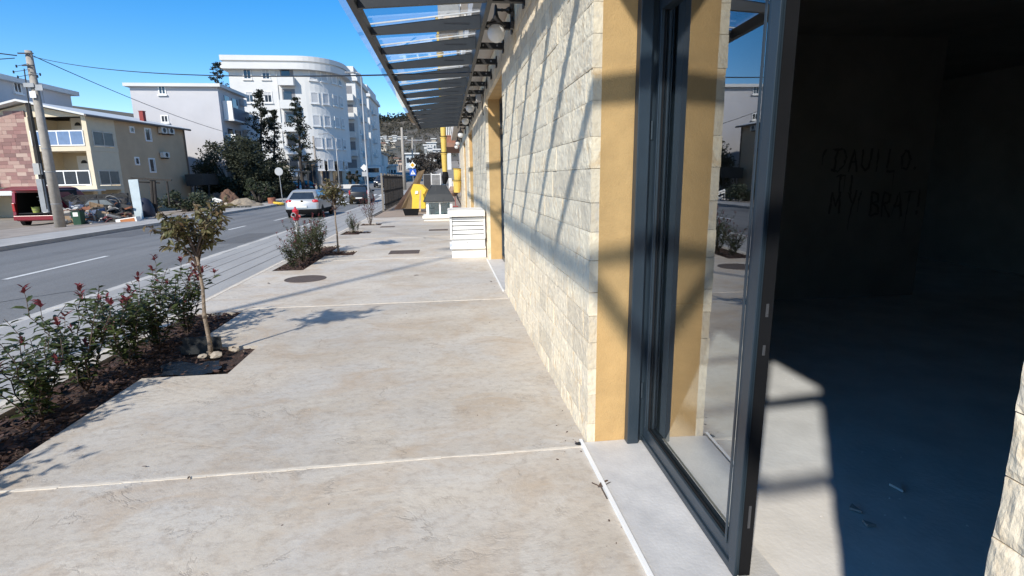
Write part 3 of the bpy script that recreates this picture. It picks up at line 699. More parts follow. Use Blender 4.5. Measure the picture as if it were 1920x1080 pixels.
# ------------------------------------------------------------------ wall lamps
def wall_lamp():
    t = thing('wall_lamp', '', 'wall lamp', group='globe lamps along the stone wall')
    b = MB(); prof = [(.001, -.16), (.018, -.15), (.028, -.10), (.034, -.03), (.05, .0), (.034, .03), (.028, .10), (.018, .15), (.001, .16)]
    b.v = []
    # back plate: tall ornamental shield
    pl = [(-.03, -.155), (.03, -.155), (.045, -.09), (.03, -.04), (.052, 0), (.03, .04), (.045, .09), (.028, .15), (-.028, .15), (-.045, .09), (-.03, .04), (-.052, 0), (-.03, -.04), (-.045, -.09)]
    n = len(pl); b.v += [(-.02, p[0], p[1]) for p in pl] + [(.012, p[0]*1.15, p[1]*1.05) for p in pl]
    for i in range(n): j = (i+1) % n; b.f.append((i, j, n+j, n+i)); b.m.append(0)
    b.f.append(tuple(range(n))); b.m.append(0)
    b.build('wall_plate', BLACK, t, fix=True)
    b = MB(); b.lathe([(.04, -.02), (.03, -.05), (.015, -.07), (.014, -.10), (.02, -.11), (.014, -.12), (.012, -.17)], (0, 0, .03), 12, 0, 'x'); b.tube([(-.10, 0, .03), (-.16, 0, .035), (-.178, 0, .03)], .012, 8); b.build('arm', BLACK, t, smooth=True)
    b = MB(); b.lathe([(.002, .09), (.012, .075), (.016, .05), (.02, .0), (.035, -.05), (.07, -.09), (.105, -.115), (.112, -.125), (.104, -.135), (.07, -.13)], (-.178, 0, 0), 24); b.build('cap', BLACK, t, smooth=True)
    b = MB(); pr = [(.062, -.125)] + [(.097*math.sin(a), -.208-.097*-math.cos(a)*1) for a in [math.pi*k/14 for k in range(3, 14)]]
    pr = [(.060, -.128)] + [(.098*math.sin(math.pi*k/14), -.208+.098*math.cos(math.pi*k/14)) for k in range(3, 14)] + [(.001, -.306)]
    b.lathe(pr, (-.178, 0, 0), 28); b.build('globe', OPAL, t, smooth=True)
    return t
LAMPS = [(6.30, 'nearest globe lamp on the stone wall, before the first glazed opening'), (12.72, 'globe lamp just past the cable by the second opening'), (15.55, 'second globe lamp beyond the second opening'),
         (20.4, 'globe lamp above the third tan opening'), (25.2, 'fifth globe lamp along the stone wall'), (28.0, 'farthest globe lamp near the end of the stone wall')]
l0 = wall_lamp()
for k, (y, lab) in enumerate(LAMPS):
    o = l0 if k == 0 else dup(l0)
    o.location = (.795, y, 3.42); o['label'] = lab
# loose cable on the wall by the second opening
b = MB(); pts = [(.80, 9.6, 3.62), (.79, 9.75, 3.4), (.775, 10.1, 3.3), (.78, 10.6, 3.22), (.77, 10.9, 3.0), (.79, 10.95, 2.86)]
b.tube(pts, .009, 6); tag(b.build('loose_cable', BLACK, smooth=True), 'loose black cable hanging from the wall above the second opening', 'cable')
b = MB(); b.box((.70, 11.6, 3.22), (.80, 11.85, 3.42)); tag(b.build('junction_box', mat('grey_plastic', (.42, .42, .42), .6), bevel=.01), 'grey junction box on the stone wall beside the second lamp', 'junction box')
# ------------------------------------------------------------------ plants of the beds
rl = random.Random(21)
def leaf(mb, p, d, L, Wd, droop=.25, mi=0, roll=0):
    d = d.normalized(); side = d.cross(Vector((0, 0, 1)))
    if side.length < .1: side = Vector((1, 0, 0))
    side.normalize(); up = side.cross(d)
    side = (side*math.cos(roll)+up*math.sin(roll)); up = side.cross(d)
    a = p; m1 = p+d*L*.35-up*L*.02; m2 = p+d*L*.72-up*L*droop*.35; t = p+d*L-up*L*droop
    w1, w2 = Wd*.5, Wd*.42; fold = up*Wd*.16
    n = len(mb.v)
    mb.v += [tuple(q) for q in (a, m1+side*w1+fold, m1, m1-side*w1+fold, m2+side*w2+fold, m2, m2-side*w2+fold, t)]
    for f in ((0,2,1),(0,3,2),(1,2,5,4),(2,3,6,5),(4,5,7),(5,6,7)): mb.f.append(tuple(n+i for i in f)); mb.m.append(mi)
def rdir(zlo, zhi, r):
    a = r.uniform(0, 6.283); z = r.uniform(zlo, zhi); c = math.sqrt(max(.01, 1-z*z)); return Vector((c*math.cos(a), c*math.sin(a), z))
def shrub(seed, h, spread, ns, nl, red, dense=1., leafL=.095, name='shrub'):
    r = random.Random(seed); t = thing(name, '', 'shrub', group='shrubs in the mulched beds')
    S, Lf, Rd = MB(), MB(), MB()
    for k in range(ns):
        a = 6.283*k/ns+r.uniform(-.4, .4); q = spread*r.uniform(.25, 1); hh = h*r.uniform(.62, 1.0)
        P = []
        for i in range(7):
            u = i/6; P.append(Vector((q*math.cos(a)*u**.8*(1+.1*math.sin(i*2+k)), q*math.sin(a)*u**.8, hh*u-.04)) + Vector((r.gauss(0, .008), r.gauss(0, .008), 0))*i)
        S.tube(P, [.0075*(1-.65*i/6) for i in range(7)], 5)
        stems = [P]
        for j in range(2 if dense < 1.2 else 3):
            i0 = r.randint(2, 4); d = rdir(.35, .85, r); Q = [P[i0]+d*hh*.3*u+Vector((0, 0, .05*u*u)) for u in (0, .33, .66, 1)]
            S.tube(Q, [.004, .0035, .003, .002], 4); stems.append(Q)
        for Q in stems:
            tot = sum((Q[i+1]-Q[i]).length for i in range(len(Q)-1)); nn = int(nl*tot/h*(1 if Q is P else 1.2)); az_ = r.uniform(0, 6)
            for j in range(nn):
                u = (.12 if Q is P else .05)+(.86)*(j+.5)/nn if nn else 0; i = min(len(Q)-2, int(u*(len(Q)-1))); f = u*(len(Q)-1)-i
                p = Q[i].lerp(Q[i+1], f); az_ += 2.4+r.uniform(-.4, .4); e = r.uniform(.0, .6)
                leaf(Lf, p, Vector((math.cos(az_)*math.cos(e), math.sin(az_)*math.cos(e), math.sin(e))), leafL*r.uniform(.65, 1.25), leafL*r.uniform(.34, .46), r.uniform(.05, .45), 0, r.uniform(-.5, .5))
            if r.random() < red:
                tip = Q[-1]+Vector((r.gauss(0, .01), r.gauss(0, .01), r.uniform(.05, .12))); S.tube([Q[-1], tip], [.0028, .002], 4)
                for j in range(r.randint(6, 9)): leaf(Lf, tip+Vector((0, 0, r.uniform(-.05, .01))), rdir(.45, .95, r), leafL*r.uniform(.5, .85), leafL*.27, .1, 1)
    S.build('stems', STEM, t); Lf.build('foliage', [GREEN, REDL], t)
    return t
s1 = shrub(1, .98, .32, 9, 31, .30); s2_ = shrub(2, .90, .32, 9, 33, .22); s3_ = shrub(3, .93, .36, 10, 34, .2)
row = [(s1, -3.02, 2.55, .3, .80, 'red tipped shrub in the long bed, nearest the camera at the left frame edge'), (s2_, -3.05, 3.35, 1, .86, 'second red tipped shrub of the long bed from the near end'),
       (s3_, -3.0, 4.0, 2, .84, 'third shrub of the long bed, dark leaved, before the tall red tips'), (s1, -3.06, 4.62, 4, .94, 'shrub with two tall red tips in the middle of the long bed'),
       (s2_, -3.02, 5.2, 2.2, .98, 'shrub left behind the trunk of the near street tree'), (s3_, -3.04, 5.75, 5, .95, 'bushy shrub in front of the last one in the long bed'), (s1, -3.0, 6.3, 3.4, .92, 'last shrub at the far end of the long bed')]
used = set()
for o, x, y, rz, sc, lab in row:
    q = o if id(o) not in used else dup(o); used.add(id(o))
    q.location = (x, y, -.03); q.rotation_euler = (0, 0, rz); q.scale = (sc,)*3; q['label'] = lab
d1 = shrub(14, .88, .33, 11, 40, .35, 1.4, .062); d2 = shrub(15, .92, .34, 11, 40, .25, 1.4, .062)
for o, x, y, rz, sc, lab in ((d1, -3.02, 10.75, 0, .85, 'loose leafy shrub at the near end of the second bed'), (d2, -3.0, 11.45, 1, .98, 'dense shrub in front of the red hydrant'), (d1, -3.02, 12.1, 2, 1.08, 'dense dark shrub behind the hydrant shrub'), (d2, -3.0, 12.75, 3, 1.05, 'dense shrub left of the second street tree'), (d1, -2.95, 17.35, 4, .80, 'single bushy shrub in the third small bed')):
    q = o if id(o) not in used else dup(o); used.add(id(o))
    q.location = (x, y, -.03); q.rotation_euler = (0, 0, rz); q.scale = (sc,)*3; q['label'] = lab
bs = shrub(31, 1.15, .42, 12, 4, .95, 1.4, .07, 'bare_shrub'); bs.location = (-2.85, 20.6, -.03); bs['label'] = 'nearly bare shrub with red brown twigs before the street lamp'

def street_tree(seed, label, loc, hz):
    r = random.Random(seed); t = thing('young_tree', label, 'tree', loc, group='young street trees in the beds')
    T, B, Lf, R = MB(), MB(), MB(), MB()
    P = [Vector((0, 0, -.05)), Vector((.006, .0, .15)), Vector((-.010, 0, .40)), Vector((.004, .01, .65)), Vector((-.008, 0, hz))]
    T.tube(P, [.026, .020, .017, .015, .013], 9); T.tube([Vector((0, 0, -.03)), Vector((-.004, 0, .05))], [.042, .025], 9)
    T.tube([P[2]+Vector((0, 0, -.02)), P[2]+Vector((0, 0, .03))], [.022, .019], 8)
    top = P[-1]
    for k in range(15):
        a = 6.283*k/15*1.62+r.uniform(-.3, .3); e = r.uniform(.22, 1.15); L = r.uniform(.36, .56)*(1.0 if e < .6 else .9); zo = r.uniform(-.16, .05); L *= 1+1.5*min(0, zo)
        st = top+Vector((0, 0, zo)); d = Vector((math.cos(a)*math.cos(e), math.sin(a)*math.cos(e), math.sin(e)+.25)).normalized()
        Q = [st+d*L*u+Vector((0, 0, .06*math.sin(u*3)))-Vector((0, 0, .05*u*u)) for u in (0, .25, .5, .75, 1)]
        B.tube(Q, [.009, .0075, .006, .0045, .003], 5); br_ = [Q]
        for j in range(4):
            i0 = r.randint(2, 4); d2_ = (d*.5+rdir(-.25, .8, r)).normalized(); S_ = [Q[i0]+d2_*r.uniform(.12, .24)*u for u in (0, .5, 1)]; B.tube(S_, [.004, .003, .0018], 4); br_.append(S_)
        for S_ in br_:
            m_ = 14 if S_ is Q else 9
            for j in range(m_):
                u = r.uniform(.3, 1.02) if S_ is Q else r.uniform(.15, 1.05); i = min(len(S_)-2, int(u*(len(S_)-1))); p = S_[i].lerp(S_[i+1], u*(len(S_)-1)-i)
                leaf(Lf, p, rdir(-.75, .35, r), r.uniform(.05, .088), r.uniform(.026, .04), r.uniform(.1, .5), 0, r.uniform(-.9, .9))
    for k in range(16):
        p = P[-1]+Vector((r.uniform(-.06, .06), r.uniform(-.06, .06), r.uniform(-.18, -.02))); leaf(R, p, rdir(-.4, .7, r), r.uniform(.05, .09), .03, .3)
    T.build('trunk', TRUNK, t, smooth=True); B.build('branches', STEM, t); Lf.build('crown', OLIVE, t); R.build('red_leaves', leafmat('bronze_leaf%d' % seed, (.19, .075, .05), (.10, .045, .03)), t)
    return t
street_tree(5, 'young tree with bronze green crown in the notch of the nearest bed', (-2.32, 5.25, 0), .98)
t2 = street_tree(8, 'second young tree, olive crowned, standing before the silver car', (-2.60, 13.06, 0), 1.02); t2.rotation_euler = (0, 0, 2); t2.scale = (1.08,)*3

gb = MB(); rq = random.Random(41)
for k in range(330):
    x = rq.uniform(-2.6, .78); y = rq.uniform(1.2, 12)
    if k < 110: x = .78-abs(rq.gauss(0, .08))
    elif k < 190: x = -2.62+abs(rq.gauss(0, .10))
    s_ = rq.choice((.0015, .002, .003, .004))*rq.uniform(.7, 1.4); M = Matrix.Translation((x, y, s_*.3)) @ Matrix.Rotation(rq.uniform(0, 6), 4, 'Z'); gb.box((-s_*1.4, -s_*.7, -s_*.4), (s_*1.4, s_*.7, s_*.4), rq.choice((0, 1, 1)), M)
tag(gb.build('paving_grit', [CHIP, D.materials['chalky_stone']]), 'bits of grit and bark crumbs scattered on the paving', 'grit', kind='stuff')
# litter: dry leaves on the paving
LM = mat('dry_leaf', (.09, .055, .035), .8)
for k, (px, py, L) in enumerate(((265, 876, .035), (352, 900, .04), (786, 516, .10), (918, 527, .08), (1120, 915, .12), (505, 532, .10), (800, 446, .12))):
    p = onG(px, py, .006); b = MB(); leaf(b, Vector((0, 0, .004)), Vector((math.cos(k*1.7), math.sin(k*1.7), .05)), L, L*.3, .1)
    o = b.build('fallen_leaf', LM); o.location = p; tag(o, 'small dry brown leaf lying on the pale paving', 'leaf', 'dry leaves on the paving')
b = MB(); b.tube([onG(1110, 905, .008), onG(1126, 912, .012), onG(1138, 935, .008)], .0035, 5); b.tube([onG(1122, 911, .01), onG(1134, 913, .008)], .003, 5)
tag(b.build('dry_twig', STEM), 'small forked dry twig on the paving beside the near threshold', 'twig')
p = onG(1088, 833, .0); b = MB(); b.lathe([(.02, 0), (.028, .006), (.016, .012), (.002, .014)], (0, 0, 0), 9); o = b.build('tar_blob', BLACK); o.location = p; o.scale = (1.3, .7, 1); tag(o, 'small black blob at the wall corner where the joint ends', 'tar blob')

# ------------------------------------------------------------------ things on the paving
t = thing('louvred_box', 'white louvred ventilation box on a stone plinth against the wall', 'vent box', (.42, 11.7, 0))
def bxs(mb, x0, x1, y0, y1, z0, z1, mi=0): mb.box((x0-.42, y0-11.7, z0), (x1-.42, y1-11.7, z1), mi)
b = MB(); bxs(b, .08, .80, 11.22, 12.2, 0, .20); b.build('plinth', BOXW, t, bevel=.006)
b = MB(); bxs(b, .045, .79, 11.17, 12.24, .20, .235); bxs(b, .09, .785, 11.22, 12.2, .235, .41); bxs(b, .05, .79, 11.18, 11.2195, .405, .42); b.build('lower_panel', WHITEP, t, bevel=.003)
b = MB(); bxs(b, .02, .79, 11.12, 12.3, .875, .985); bxs(b, .03, .785, 11.14, 12.28, .985, 1.0); b.build('lid', BOXW, t, bevel=.005)
b = MB(); bxs(b, .06, .10, 11.18, 12.24, .42, .875); bxs(b, .765, .79, 11.18, 12.24, .42, .875); bxs(b, .10, .765, 12.2, 12.24, .42, .875); b.build('corner_post', WHITEP, t)
b = MB(); bxs(b, .10, .765, 11.32, 11.34, .42, .875); b.build('dark_backing', BLACK, t)
for k in range(5):
    z = .42+.089*k; b = MB(); M = Matrix.Translation((0, 11.20-11.7, z+.006)) @ Matrix.Rotation(-.16, 4, 'X'); b.box((.102-.42, 0, 0), (.763-.42, .016, .070), 0, M); b.build('louvre_slat', WHITEP, t)
b = MB(); b.lathe([(.012, -.006), (.012, .0)], (.42-.42, 11.2185-11.7, .32), 10, 0, 'y'); b.build('keyhole', BLACK, t)

t = thing('hooded_skylight', 'glazed white box with a dark tapered metal hood on a pale plinth', 'skylight', (-.28, 22.3, 0))
b = MB(); b.box((-.62, -.62, 0), (.62, .62, .10)); b.box((-.68, -.68, .10), (.68, .68, .20)); b.build('plinth', BOXW, t, bevel=.006)
b = MB()
for sx in (-1, 1):
    for sy in (-1, 1): b.box((min(sx*.42, sx*.52), min(sy*.42, sy*.52), .20), (max(sx*.42, sx*.52), max(sy*.42, sy*.52), .76))
for a, c in (((-.42, -.50), (.42, -.46)), ((-.42, .46), (.42, .50))):
    b.box((a[0], a[1], .20), (c[0], c[1], .24)); b.box((a[0], a[1], .72), (c[0], c[1], .76)); b.box((-.03+.02, a[1], .24), (.03+.02, c[1], .72)); b.box((-.50, -.42, .72), (-.46, .42, .76)) if a[1] < 0 else b.box((.46, -.42, .72), (.50, .42, .76))
b.build('frame', WHITEP, t)
b = MB()
for s in (-1, 1): b.box((-.42, s*.48-.004, .24), (-.012, s*.48+.004, .72)); b.box((.05, s*.48-.004, .24), (.42, s*.48+.004, .72)); b.box((s*.48-.004, -.42, .20), (s*.48+.004, .42, .76))
b.build('glazing', GL_LAMP, t)
b = MB(); b.box((-.36, -.2, .2), (.36, .3, .7)); b.build('inner_duct', mat('inner_grey_duct', (.26, .29, .30), .6), t)
b = MB(); R = [(.62, .745), (.62, .775), (.50, 1.04), (.27, 1.40), (.0, 1.40)]
n0 = 0
for r_, z in R:
    for sx, sy in ((-1, -1), (1, -1), (1, 1), (-1, 1)): b.v.append((sx*r_, sy*r_, z))
for i in range(len(R)-1):
    for k in range(4): a = i*4+k; c = i*4+(k+1) % 4; b.f.append((a, c, c+4, a+4)); b.m.append(0)
b.f.append((3, 2, 1, 0)); b.m.append(0)
for sx in (-1, 1): b.bar((sx*.615, -.62, .78), (sx*.27, -.275, 1.41), .02, .02); b.bar((sx*.18, -.625, .785), (sx*.10, -.275, 1.41), .012, .012)
b.build('hood', BEAMM, t)
# mortar tub, boards, fence, yellow chute pieces
b = MB(); 
for i, (r_, z) in enumerate(((.28, 0), (.36, .30), (.375, .30), (.375, .315), (.345, .315), (.27, .03))):
    for k in range(4): sx, sy = ((-1, -1), (1, -1), (1, 1), (-1, 1))[k]; b.v.append((sx*r_, sy*r_*.7, z))
for i in range(5):
    for k in range(4): a = i*4+k; c = i*4+(k+1) % 4; b.f.append((a, c, c+4, a+4)); b.m.append(0)
b.f += [(3, 2, 1, 0), (20, 21, 22, 23)]; b.m += [0, 0]
o = b.build('mortar_tub', RUB); o.location = (-1.62, 25.3, -.02); tag(o, 'black rubber mortar tub at the end of the paving', 'tub')
FEN = thing('site_fence', 'dark timber slat fence closing off the building site by the road', 'fence', (-3.3, 29, .02))
DKW = mat('weathered_dark_timber', (.036, .031, .027), .9, scale=14, var=.35, stretch=(1, 1, .15))
for k in range(9): b = MB(); b.box((-.05, k*1.6-.05, 0), (.05, k*1.6+.05, 1.95)); b.build('post', D.materials.get('grey_timber_post') or mat('grey_timber_post', (.20, .18, .155), .9), FEN)
for z in (.3, 1.0, 1.75): b = MB(); b.box((.051, 0, z), (.085, 12.8, z+.08)); b.build('rail', DKW, FEN)
b = MB(); q = random.Random(4); y = .02
while y < 12.7: w = q.uniform(.05, .08); b.box((.086, y, q.uniform(.04, .1)), (.108, y+w, 1.86+q.uniform(-.06, .06))); y += w+q.uniform(.06, .12)
b.build('slat_boards', DKW, FEN)
BRD = mat('plywood_board', (.13, .085, .042), .75, scale=5, var=.25, stretch=(1, 1, .25)); BRD2 = mat('brown_formwork', (.085, .05, .035), .7, var=.25)
def slab(name, P, th, m, label, cat, group=None):
    P = [Vector(p) for p in P]; c = sum(P, Vector())/len(P); n = (P[1]-P[0]).cross(P[2]-P[0]).normalized()*th
    b = MB(); k = len(P); b.v = [tuple(p-c) for p in P]+[tuple(p+n-c) for p in P]; b.f = [tuple(range(k))[::-1], tuple(range(k, 2*k))]+[(i, (i+1) % k, k+(i+1) % k, k+i) for i in range(k)]; b.m = [0]*len(b.f)
    o = b.build(name, m, fix=True); o.location = c; return tag(o, label, cat, group)
slab('formwork_board', [onY(738, 393, 28.6), onY(755, 392, 28.9), onY(789, 345, 29.9), onY(772, 345, 29.7)], .04, BRD2, 'dark brown formwork board leaning lowest against the fence', 'board')
slab('plywood_board', [onY(752, 391, 28.2), onY(770, 390, 28.5), onY(796, 318, 29.3), onY(784, 322, 29.2)], .04, BRD, 'tall ochre plywood board leaning behind the yellow panel', 'board')
slab('plywood_board', [onY(760, 392, 28.05), onY(776, 392, 28.1), onY(785, 348, 28.8), onY(776, 343, 28.8)], .03, BRD, 'short plywood board leaning directly left of the yellow panel', 'board')
YEL = mat('yellow_plastic', (.74, .50, .05), .5, var=.06, scale=4)
t = thing('yellow_panel', 'yellow ribbed plastic panel with white label standing on the site ground', 'panel', onY(784, 392, 27.6))
ox = t.location.copy(); P = [onY(x, y, 27.6) for x, y in ((772, 391), (797, 391), (800, 376), (795, 364), (799, 356), (789, 346), (775, 345), (770, 358), (773, 372))]
b = MB(); k = len(P); b.v = [tuple(p-ox) for p in P]+[tuple(p-ox+Vector((.10, .35, 0))) for p in P]; b.f = [tuple(range(k)), tuple(range(k, 2*k))[::-1]]+[(i, (i+1) % k, k+(i+1) % k, k+i) for i in range(k)]; b.m = [0]*len(b.f)
b.build('shell', YEL, t, fix=True)
b = MB(); q = [onY(x, y, 27.57)-ox for x, y in ((778, 364), (784, 363), (784, 358), (779, 358))]; b.v = [tuple(p) for p in q]+[tuple(p-Vector((0, .01, 0))) for p in q]; b.f = [(3, 2, 1, 0), (4, 5, 6, 7), (0, 1, 5, 4), (1, 2, 6, 5), (2, 3, 7, 6), (3, 0, 4, 7)]; b.m = [0]*6; b.build('label', WHITEP, t, fix=True)
slab('timber_plank', [onY(785, 397, 26.9), onY(789, 397, 26.9), onY(790, 357, 27.4), onY(787, 357, 27.4)], .03, mat('new_timber', (.42, .30, .17), .8, stretch=(1, 1, .2)), 'pale timber plank leaning on the yellow panel', 'plank')
CHY = mat('faded_yellow_plastic', (.66, .46, .10), .55, var=.10, scale=2)
def chute(name, label, P, r, ns, group=None):
    t = thing(name, label, 'rubbish chute', P[-1]); q0 = Vector(P[-1]); L = Vector(P[0])-q0
    for k in range(ns):
        b = MB(); a = L*(k/ns); c = L*((k+1)/ns+.02); b.tube([a, a.lerp(c, .93), a.lerp(c, .94), c], [r*.80, r*.98, r*1.14, r*1.14], 14); cs = b.build('chute_section', CHY, t, smooth=False); b = MB(); b.tube([c-(c-a)*.01, c+(c-a)*.03], [r*1.18, r*1.18], 14); b.build('ring', RUB, cs)
    return t
chute('rubbish_chute', 'yellow rubbish chute hanging from the building past the canopy', [onY(823, 40, 31), onY(834, 322, 31)], .17, 9)
c = chute('rubbish_chute', 'short yellow chute piece leaning against the end of the stone wall', [onY(858, 317, 28.5), onY(857, 361, 28.5)], .22, 2)
b = MB(); b.tube([onY(835, 322, 31), onY(835, 332, 31), onY(833, 345, 31)], [.14, .2, .1], 8); b.tube([onY(830, 330, 31), onY(837, 337, 31)], .1, 6); tag(b.build('rubble_bag', RUB), 'black rubber mouth hanging under the yellow chute', 'bag')
t = thing('cement_mixer', 'small cement mixer with red base beside the hooded skylight', 'cement mixer', onG(851, 388, 0)); 
b = MB(); b.tube([(-.25, 0, .03), (.25, 0, .03)], .03, 8); b.tube([(-.12, 0, .03), (-.08, .1, .75)], .02, 8); b.tube([(.12, 0, .03), (.08, .1, .75)], .02, 8); b.build('stand', mat('red_metal', (.30, .03, .03), .5), t)
b = MB(); b.lathe([(.16, .62), (.30, .8), (.30, .95), (.18, 1.2), (.15, 1.2)], (0, .1, 0), 14); b.build('drum', mat('worn_drum', (.25, .16, .12), .6), t)
for px, lab in ((845, 'left of the two white boards beyond the skylight'), (852, 'right of the two white boards beyond the skylight')):
    p = onG(px, 366, .1); q = onY(px, 334 if px < 850 else 340, p.y); b = MB(); b.box((-.14, 0, 0), (.14, .04, q.z-p.z)); b.box((-.10, -.02, .1), (.10, 0, .15)); o = b.build('white_board', WHITEP); o.location = p; tag(o, lab, 'board')

# ------------------------------------------------------------------ neighbour beyond the shop building
t = thing('terracotta_balcony_house', 'grey house with a brown balcony past the end of the stone wall', 'house', (1.5, 42, .2))
b = MB(); b.box((0, 0, -.5), (11, 16, 9.5)); b.build('wall', mat('grey_lilac_render', (.42, .40, .40), .9), t)
b = MB(); b.box((-1.6, -1.0, 3.75), (1.2, 9, 4.05)); bal = b.build('balcony', mat('terracotta_slab', (.28, .15, .10), .8), t)
b = MB(); b.box((-1.55, -.95, 4.05), (.05, -.9, 4.5)); b.box((-1.6, -.98, 4.5), (1.0, -.85, 4.58)); b.box((-1.6, -.98, 4.5), (-1.48, 9, 4.58)); b.build('parapet', mat('terracotta_panel', (.30, .13, .08), .8), bal)
for k in range(12): b = MB(); b.box((-1.57+.13*k, -.95, 4.58), (-1.51+.13*k, -.9, 5.4)); b.build('baluster', WHITEP, bal)
for z in (.9, 5.0):
    b = MB(); b.box((.3, -.05, z), (1.4, -.001, z+1.6)); w = b.build('window', WHITEP, t); b = MB(); b.box((.4, -.07, z+.1), (1.3, -.051, z+1.5)); b.build('pane', WIN, w)

# ------------------------------------------------------------------ hydrant, lamps, poles, signs, wires
RED = mat('red_enamel', (.45, .022, .035), .35, var=.08)
t = thing('fire_hydrant', 'red fire hydrant head on a steel pipe behind the second bed', 'hydrant', (-3.75, 14, -.06))
b = MB(); b.tube([(0, 0, -.1), (0, 0, .78)], .05, 14); b.lathe([(.11, -.02), (.11, .02)], (0, 0, .02), 14); b.build('pipe', STEEL, t, smooth=True)
b = MB(); b.lathe([(.055, .74), (.075, .75), (.075, .78), (.066, .79), (.066, .94), (.076, .955), (.076, .98), (.05, 1.01), (.03, 1.03), (.02, 1.04), (.02, 1.075), (.001, 1.075)], n=20); b.tube([(-.02, 0, .88), (-.02, -.11, .88)], .052, 14); b.tube([(-.11, 0, .83), (.11, 0, .83)], .036, 12); b.build('head', RED, t)
b = MB(); b.lathe([(.058, -.14), (.058, -.108), (.034, -.104)], (-.02, 0, .88), 16, 0, 'y'); b.lathe([(.034, -.142), (.001, -.142)], (-.02, 0, .88), 12, 1, 'y'); b.build('outlet_ring', [STEEL, BLACK], t)

def street_lamp(label, loc):
    t = thing('street_lamp', label, 'street lamp', loc, group='street lamps along the kerb')
    b = MB(); b.tube([(0, 0, -.3), (0, 0, 1.1), (0, 0, 1.11), (0, 0, 5), (0, 0, 9.3)], [.10, .10, .075, .062, .045], 12); b.build('pole', STEEL, t, smooth=True)
    b = MB(); b.tube([(0, 0, 9.25), (-.05, 0, 9.42), (-.2, 0, 9.5), (-.45, 0, 9.52)], [.05, .045, .04, .035], 8); b.build('arm', STEEL, t, smooth=True)
    b = MB(); P = [(-.40, -.09), (-.40, .09), (-1.0, .13), (-1.12, .07), (-1.12, -.07), (-1.0, -.13)]; b.prism(P, 9.46, 9.56); b.build('lamp_head', mat('grey_lamp_head', (.22, .225, .23), .5) if 'grey_lamp_head' not in D.materials else D.materials['grey_lamp_head'], t, bevel=.02, fix=True)
    b = MB(); b.box((-.97, -.09, 9.448), (-.6, .09, 9.459)); b.build('diffuser', OPAL, t)
    return t
sl0 = street_lamp('tall grey street lamp at the road kerb beyond the red twigged shrub', (-5.8, 42, -.26))
dup(sl0, (-5.85, 2.80, -.28), label='street lamp at the kerb left of the camera whose shadow crosses the paving')

CPOL = mat('weathered_concrete_pole', (.33, .30, .26), .9, scale=5, var=.16, bump=.3, bscale=25)
t = thing('utility_pole', 'thick concrete utility pole with insulators in front of the red van', 'utility pole', (-17.36, 26.5, -.45))
b = MB(); b.tube([(0, 0, -.2), (0, 0, 3.5), (0, 0, 7.65)], [.215, .175, .125], 16); b.build('shaft', CPOL, t, smooth=True)
b = MB()
for z in (1.2, 2.6, 3.6): r_ = .215-.0118*z; b.lathe([(r_+.004, z), (r_+.012, z+.01), (r_+.012, z+.03), (r_+.004, z+.04)], n=16)
b.build('steel_band', STEEL, t)
b = MB()
for z, L in ((7.48, .30), (7.0, .22)): b = MB(); b.box((-L, -.21, z), (L, -.17, z+.05)); b.build('crossarm', BLACK, t)
for dx, z in ((-.55, 6.75), (-.42, 6.55), (-.40, 6.98), (.34, 6.58), (.46, 6.66)):
    b = MB(); b.lathe([(.015, -.06), (.035, -.04), (.025, -.02), (.04, 0), (.025, .02), (.035, .04), (.01, .06)], (dx, -.25, z), 8); b.bar((dx, -.25, z), (0, -.15, z+.12), .018, .018); b.build('insulator', BLACK, t)
b = MB(); b.box((-.28, -.24, 6.15), (.12, -.2, 6.32)); b.box((.12, -.2, 6.02), (.42, -.16, 6.26)); b.build('junction_plate', STEEL, t)
b = MB(); b.box((-.10, -.245, 5.72), (.14, -.225, 5.98)); b.build('number_plate', WHITEP, t)
b = MB(); b.tube([(-.18, -.16, 6.9), (-.26, -.18, 5), (-.26, -.24, 1.0)], .025, 6); b.build('down_cable', BLACK, t)
t = thing('old_timber_pole', 'older leaning dark timber pole with meter box right behind the concrete pole', 'utility pole', (-17.2, 27.6, -.45))
a = onY(90, 395, 27.6)-t.location; c = onY(52, 193, 27.6)-t.location
b = MB(); b.tube([a, a.lerp(c, .5), c], [.13, .12, .10], 10); b.build('shaft', DKW, t)
b = MB(); d = (c-a).normalized(); M = Matrix.Translation(a+d*1.9); b.box((-.16, -.2, -.25), (.16, -.12, .25), 0, M); b.build('meter_box', mat('grey_meter_box', (.36, .36, .35), .6), t)
b = MB(); M = Matrix.Translation(a+d*.55); b.box((-.11, -.24, -.6), (.17, -.14, .9), 0, M); b.build('cable_guard', STEEL, t)

def wire(label, A, B, sag, r=.018, name='overhead_wire'):
    A, B = Vector(A), Vector(B); P = [A.lerp(B, k/24)-Vector((0, 0, sag*4*(k/24)*(1-k/24))) for k in range(25)]
    b = MB(); b.tube(P, r, 5); return tag(b.build(name, BLACK), label, 'wire', 'overhead wires')
T_ = Vector((-17.36, 26.25, 6.95))
wire('upper overhead wire running right from the concrete pole to the canopy side', T_+Vector((.35, 0, -.05)), onX(884, 136, .40), .3, .012)
wire('overhead wire sloping down from the concrete pole to the pale grey block', T_+Vector((.1, 0, .1)), onY(452, 255, 58), .35, .018)
wire('thick overhead cable leaving the concrete pole to the left frame edge', T_+Vector((-.3, 0, 0)), T_+Vector((-16, -6, 2.1)), .25, .024)
wire('thin overhead cable rising to the left behind the thick one', T_+Vector((-.4, 0, -.1)), T_+Vector((-13, -8, -2.8)), .1, .018)

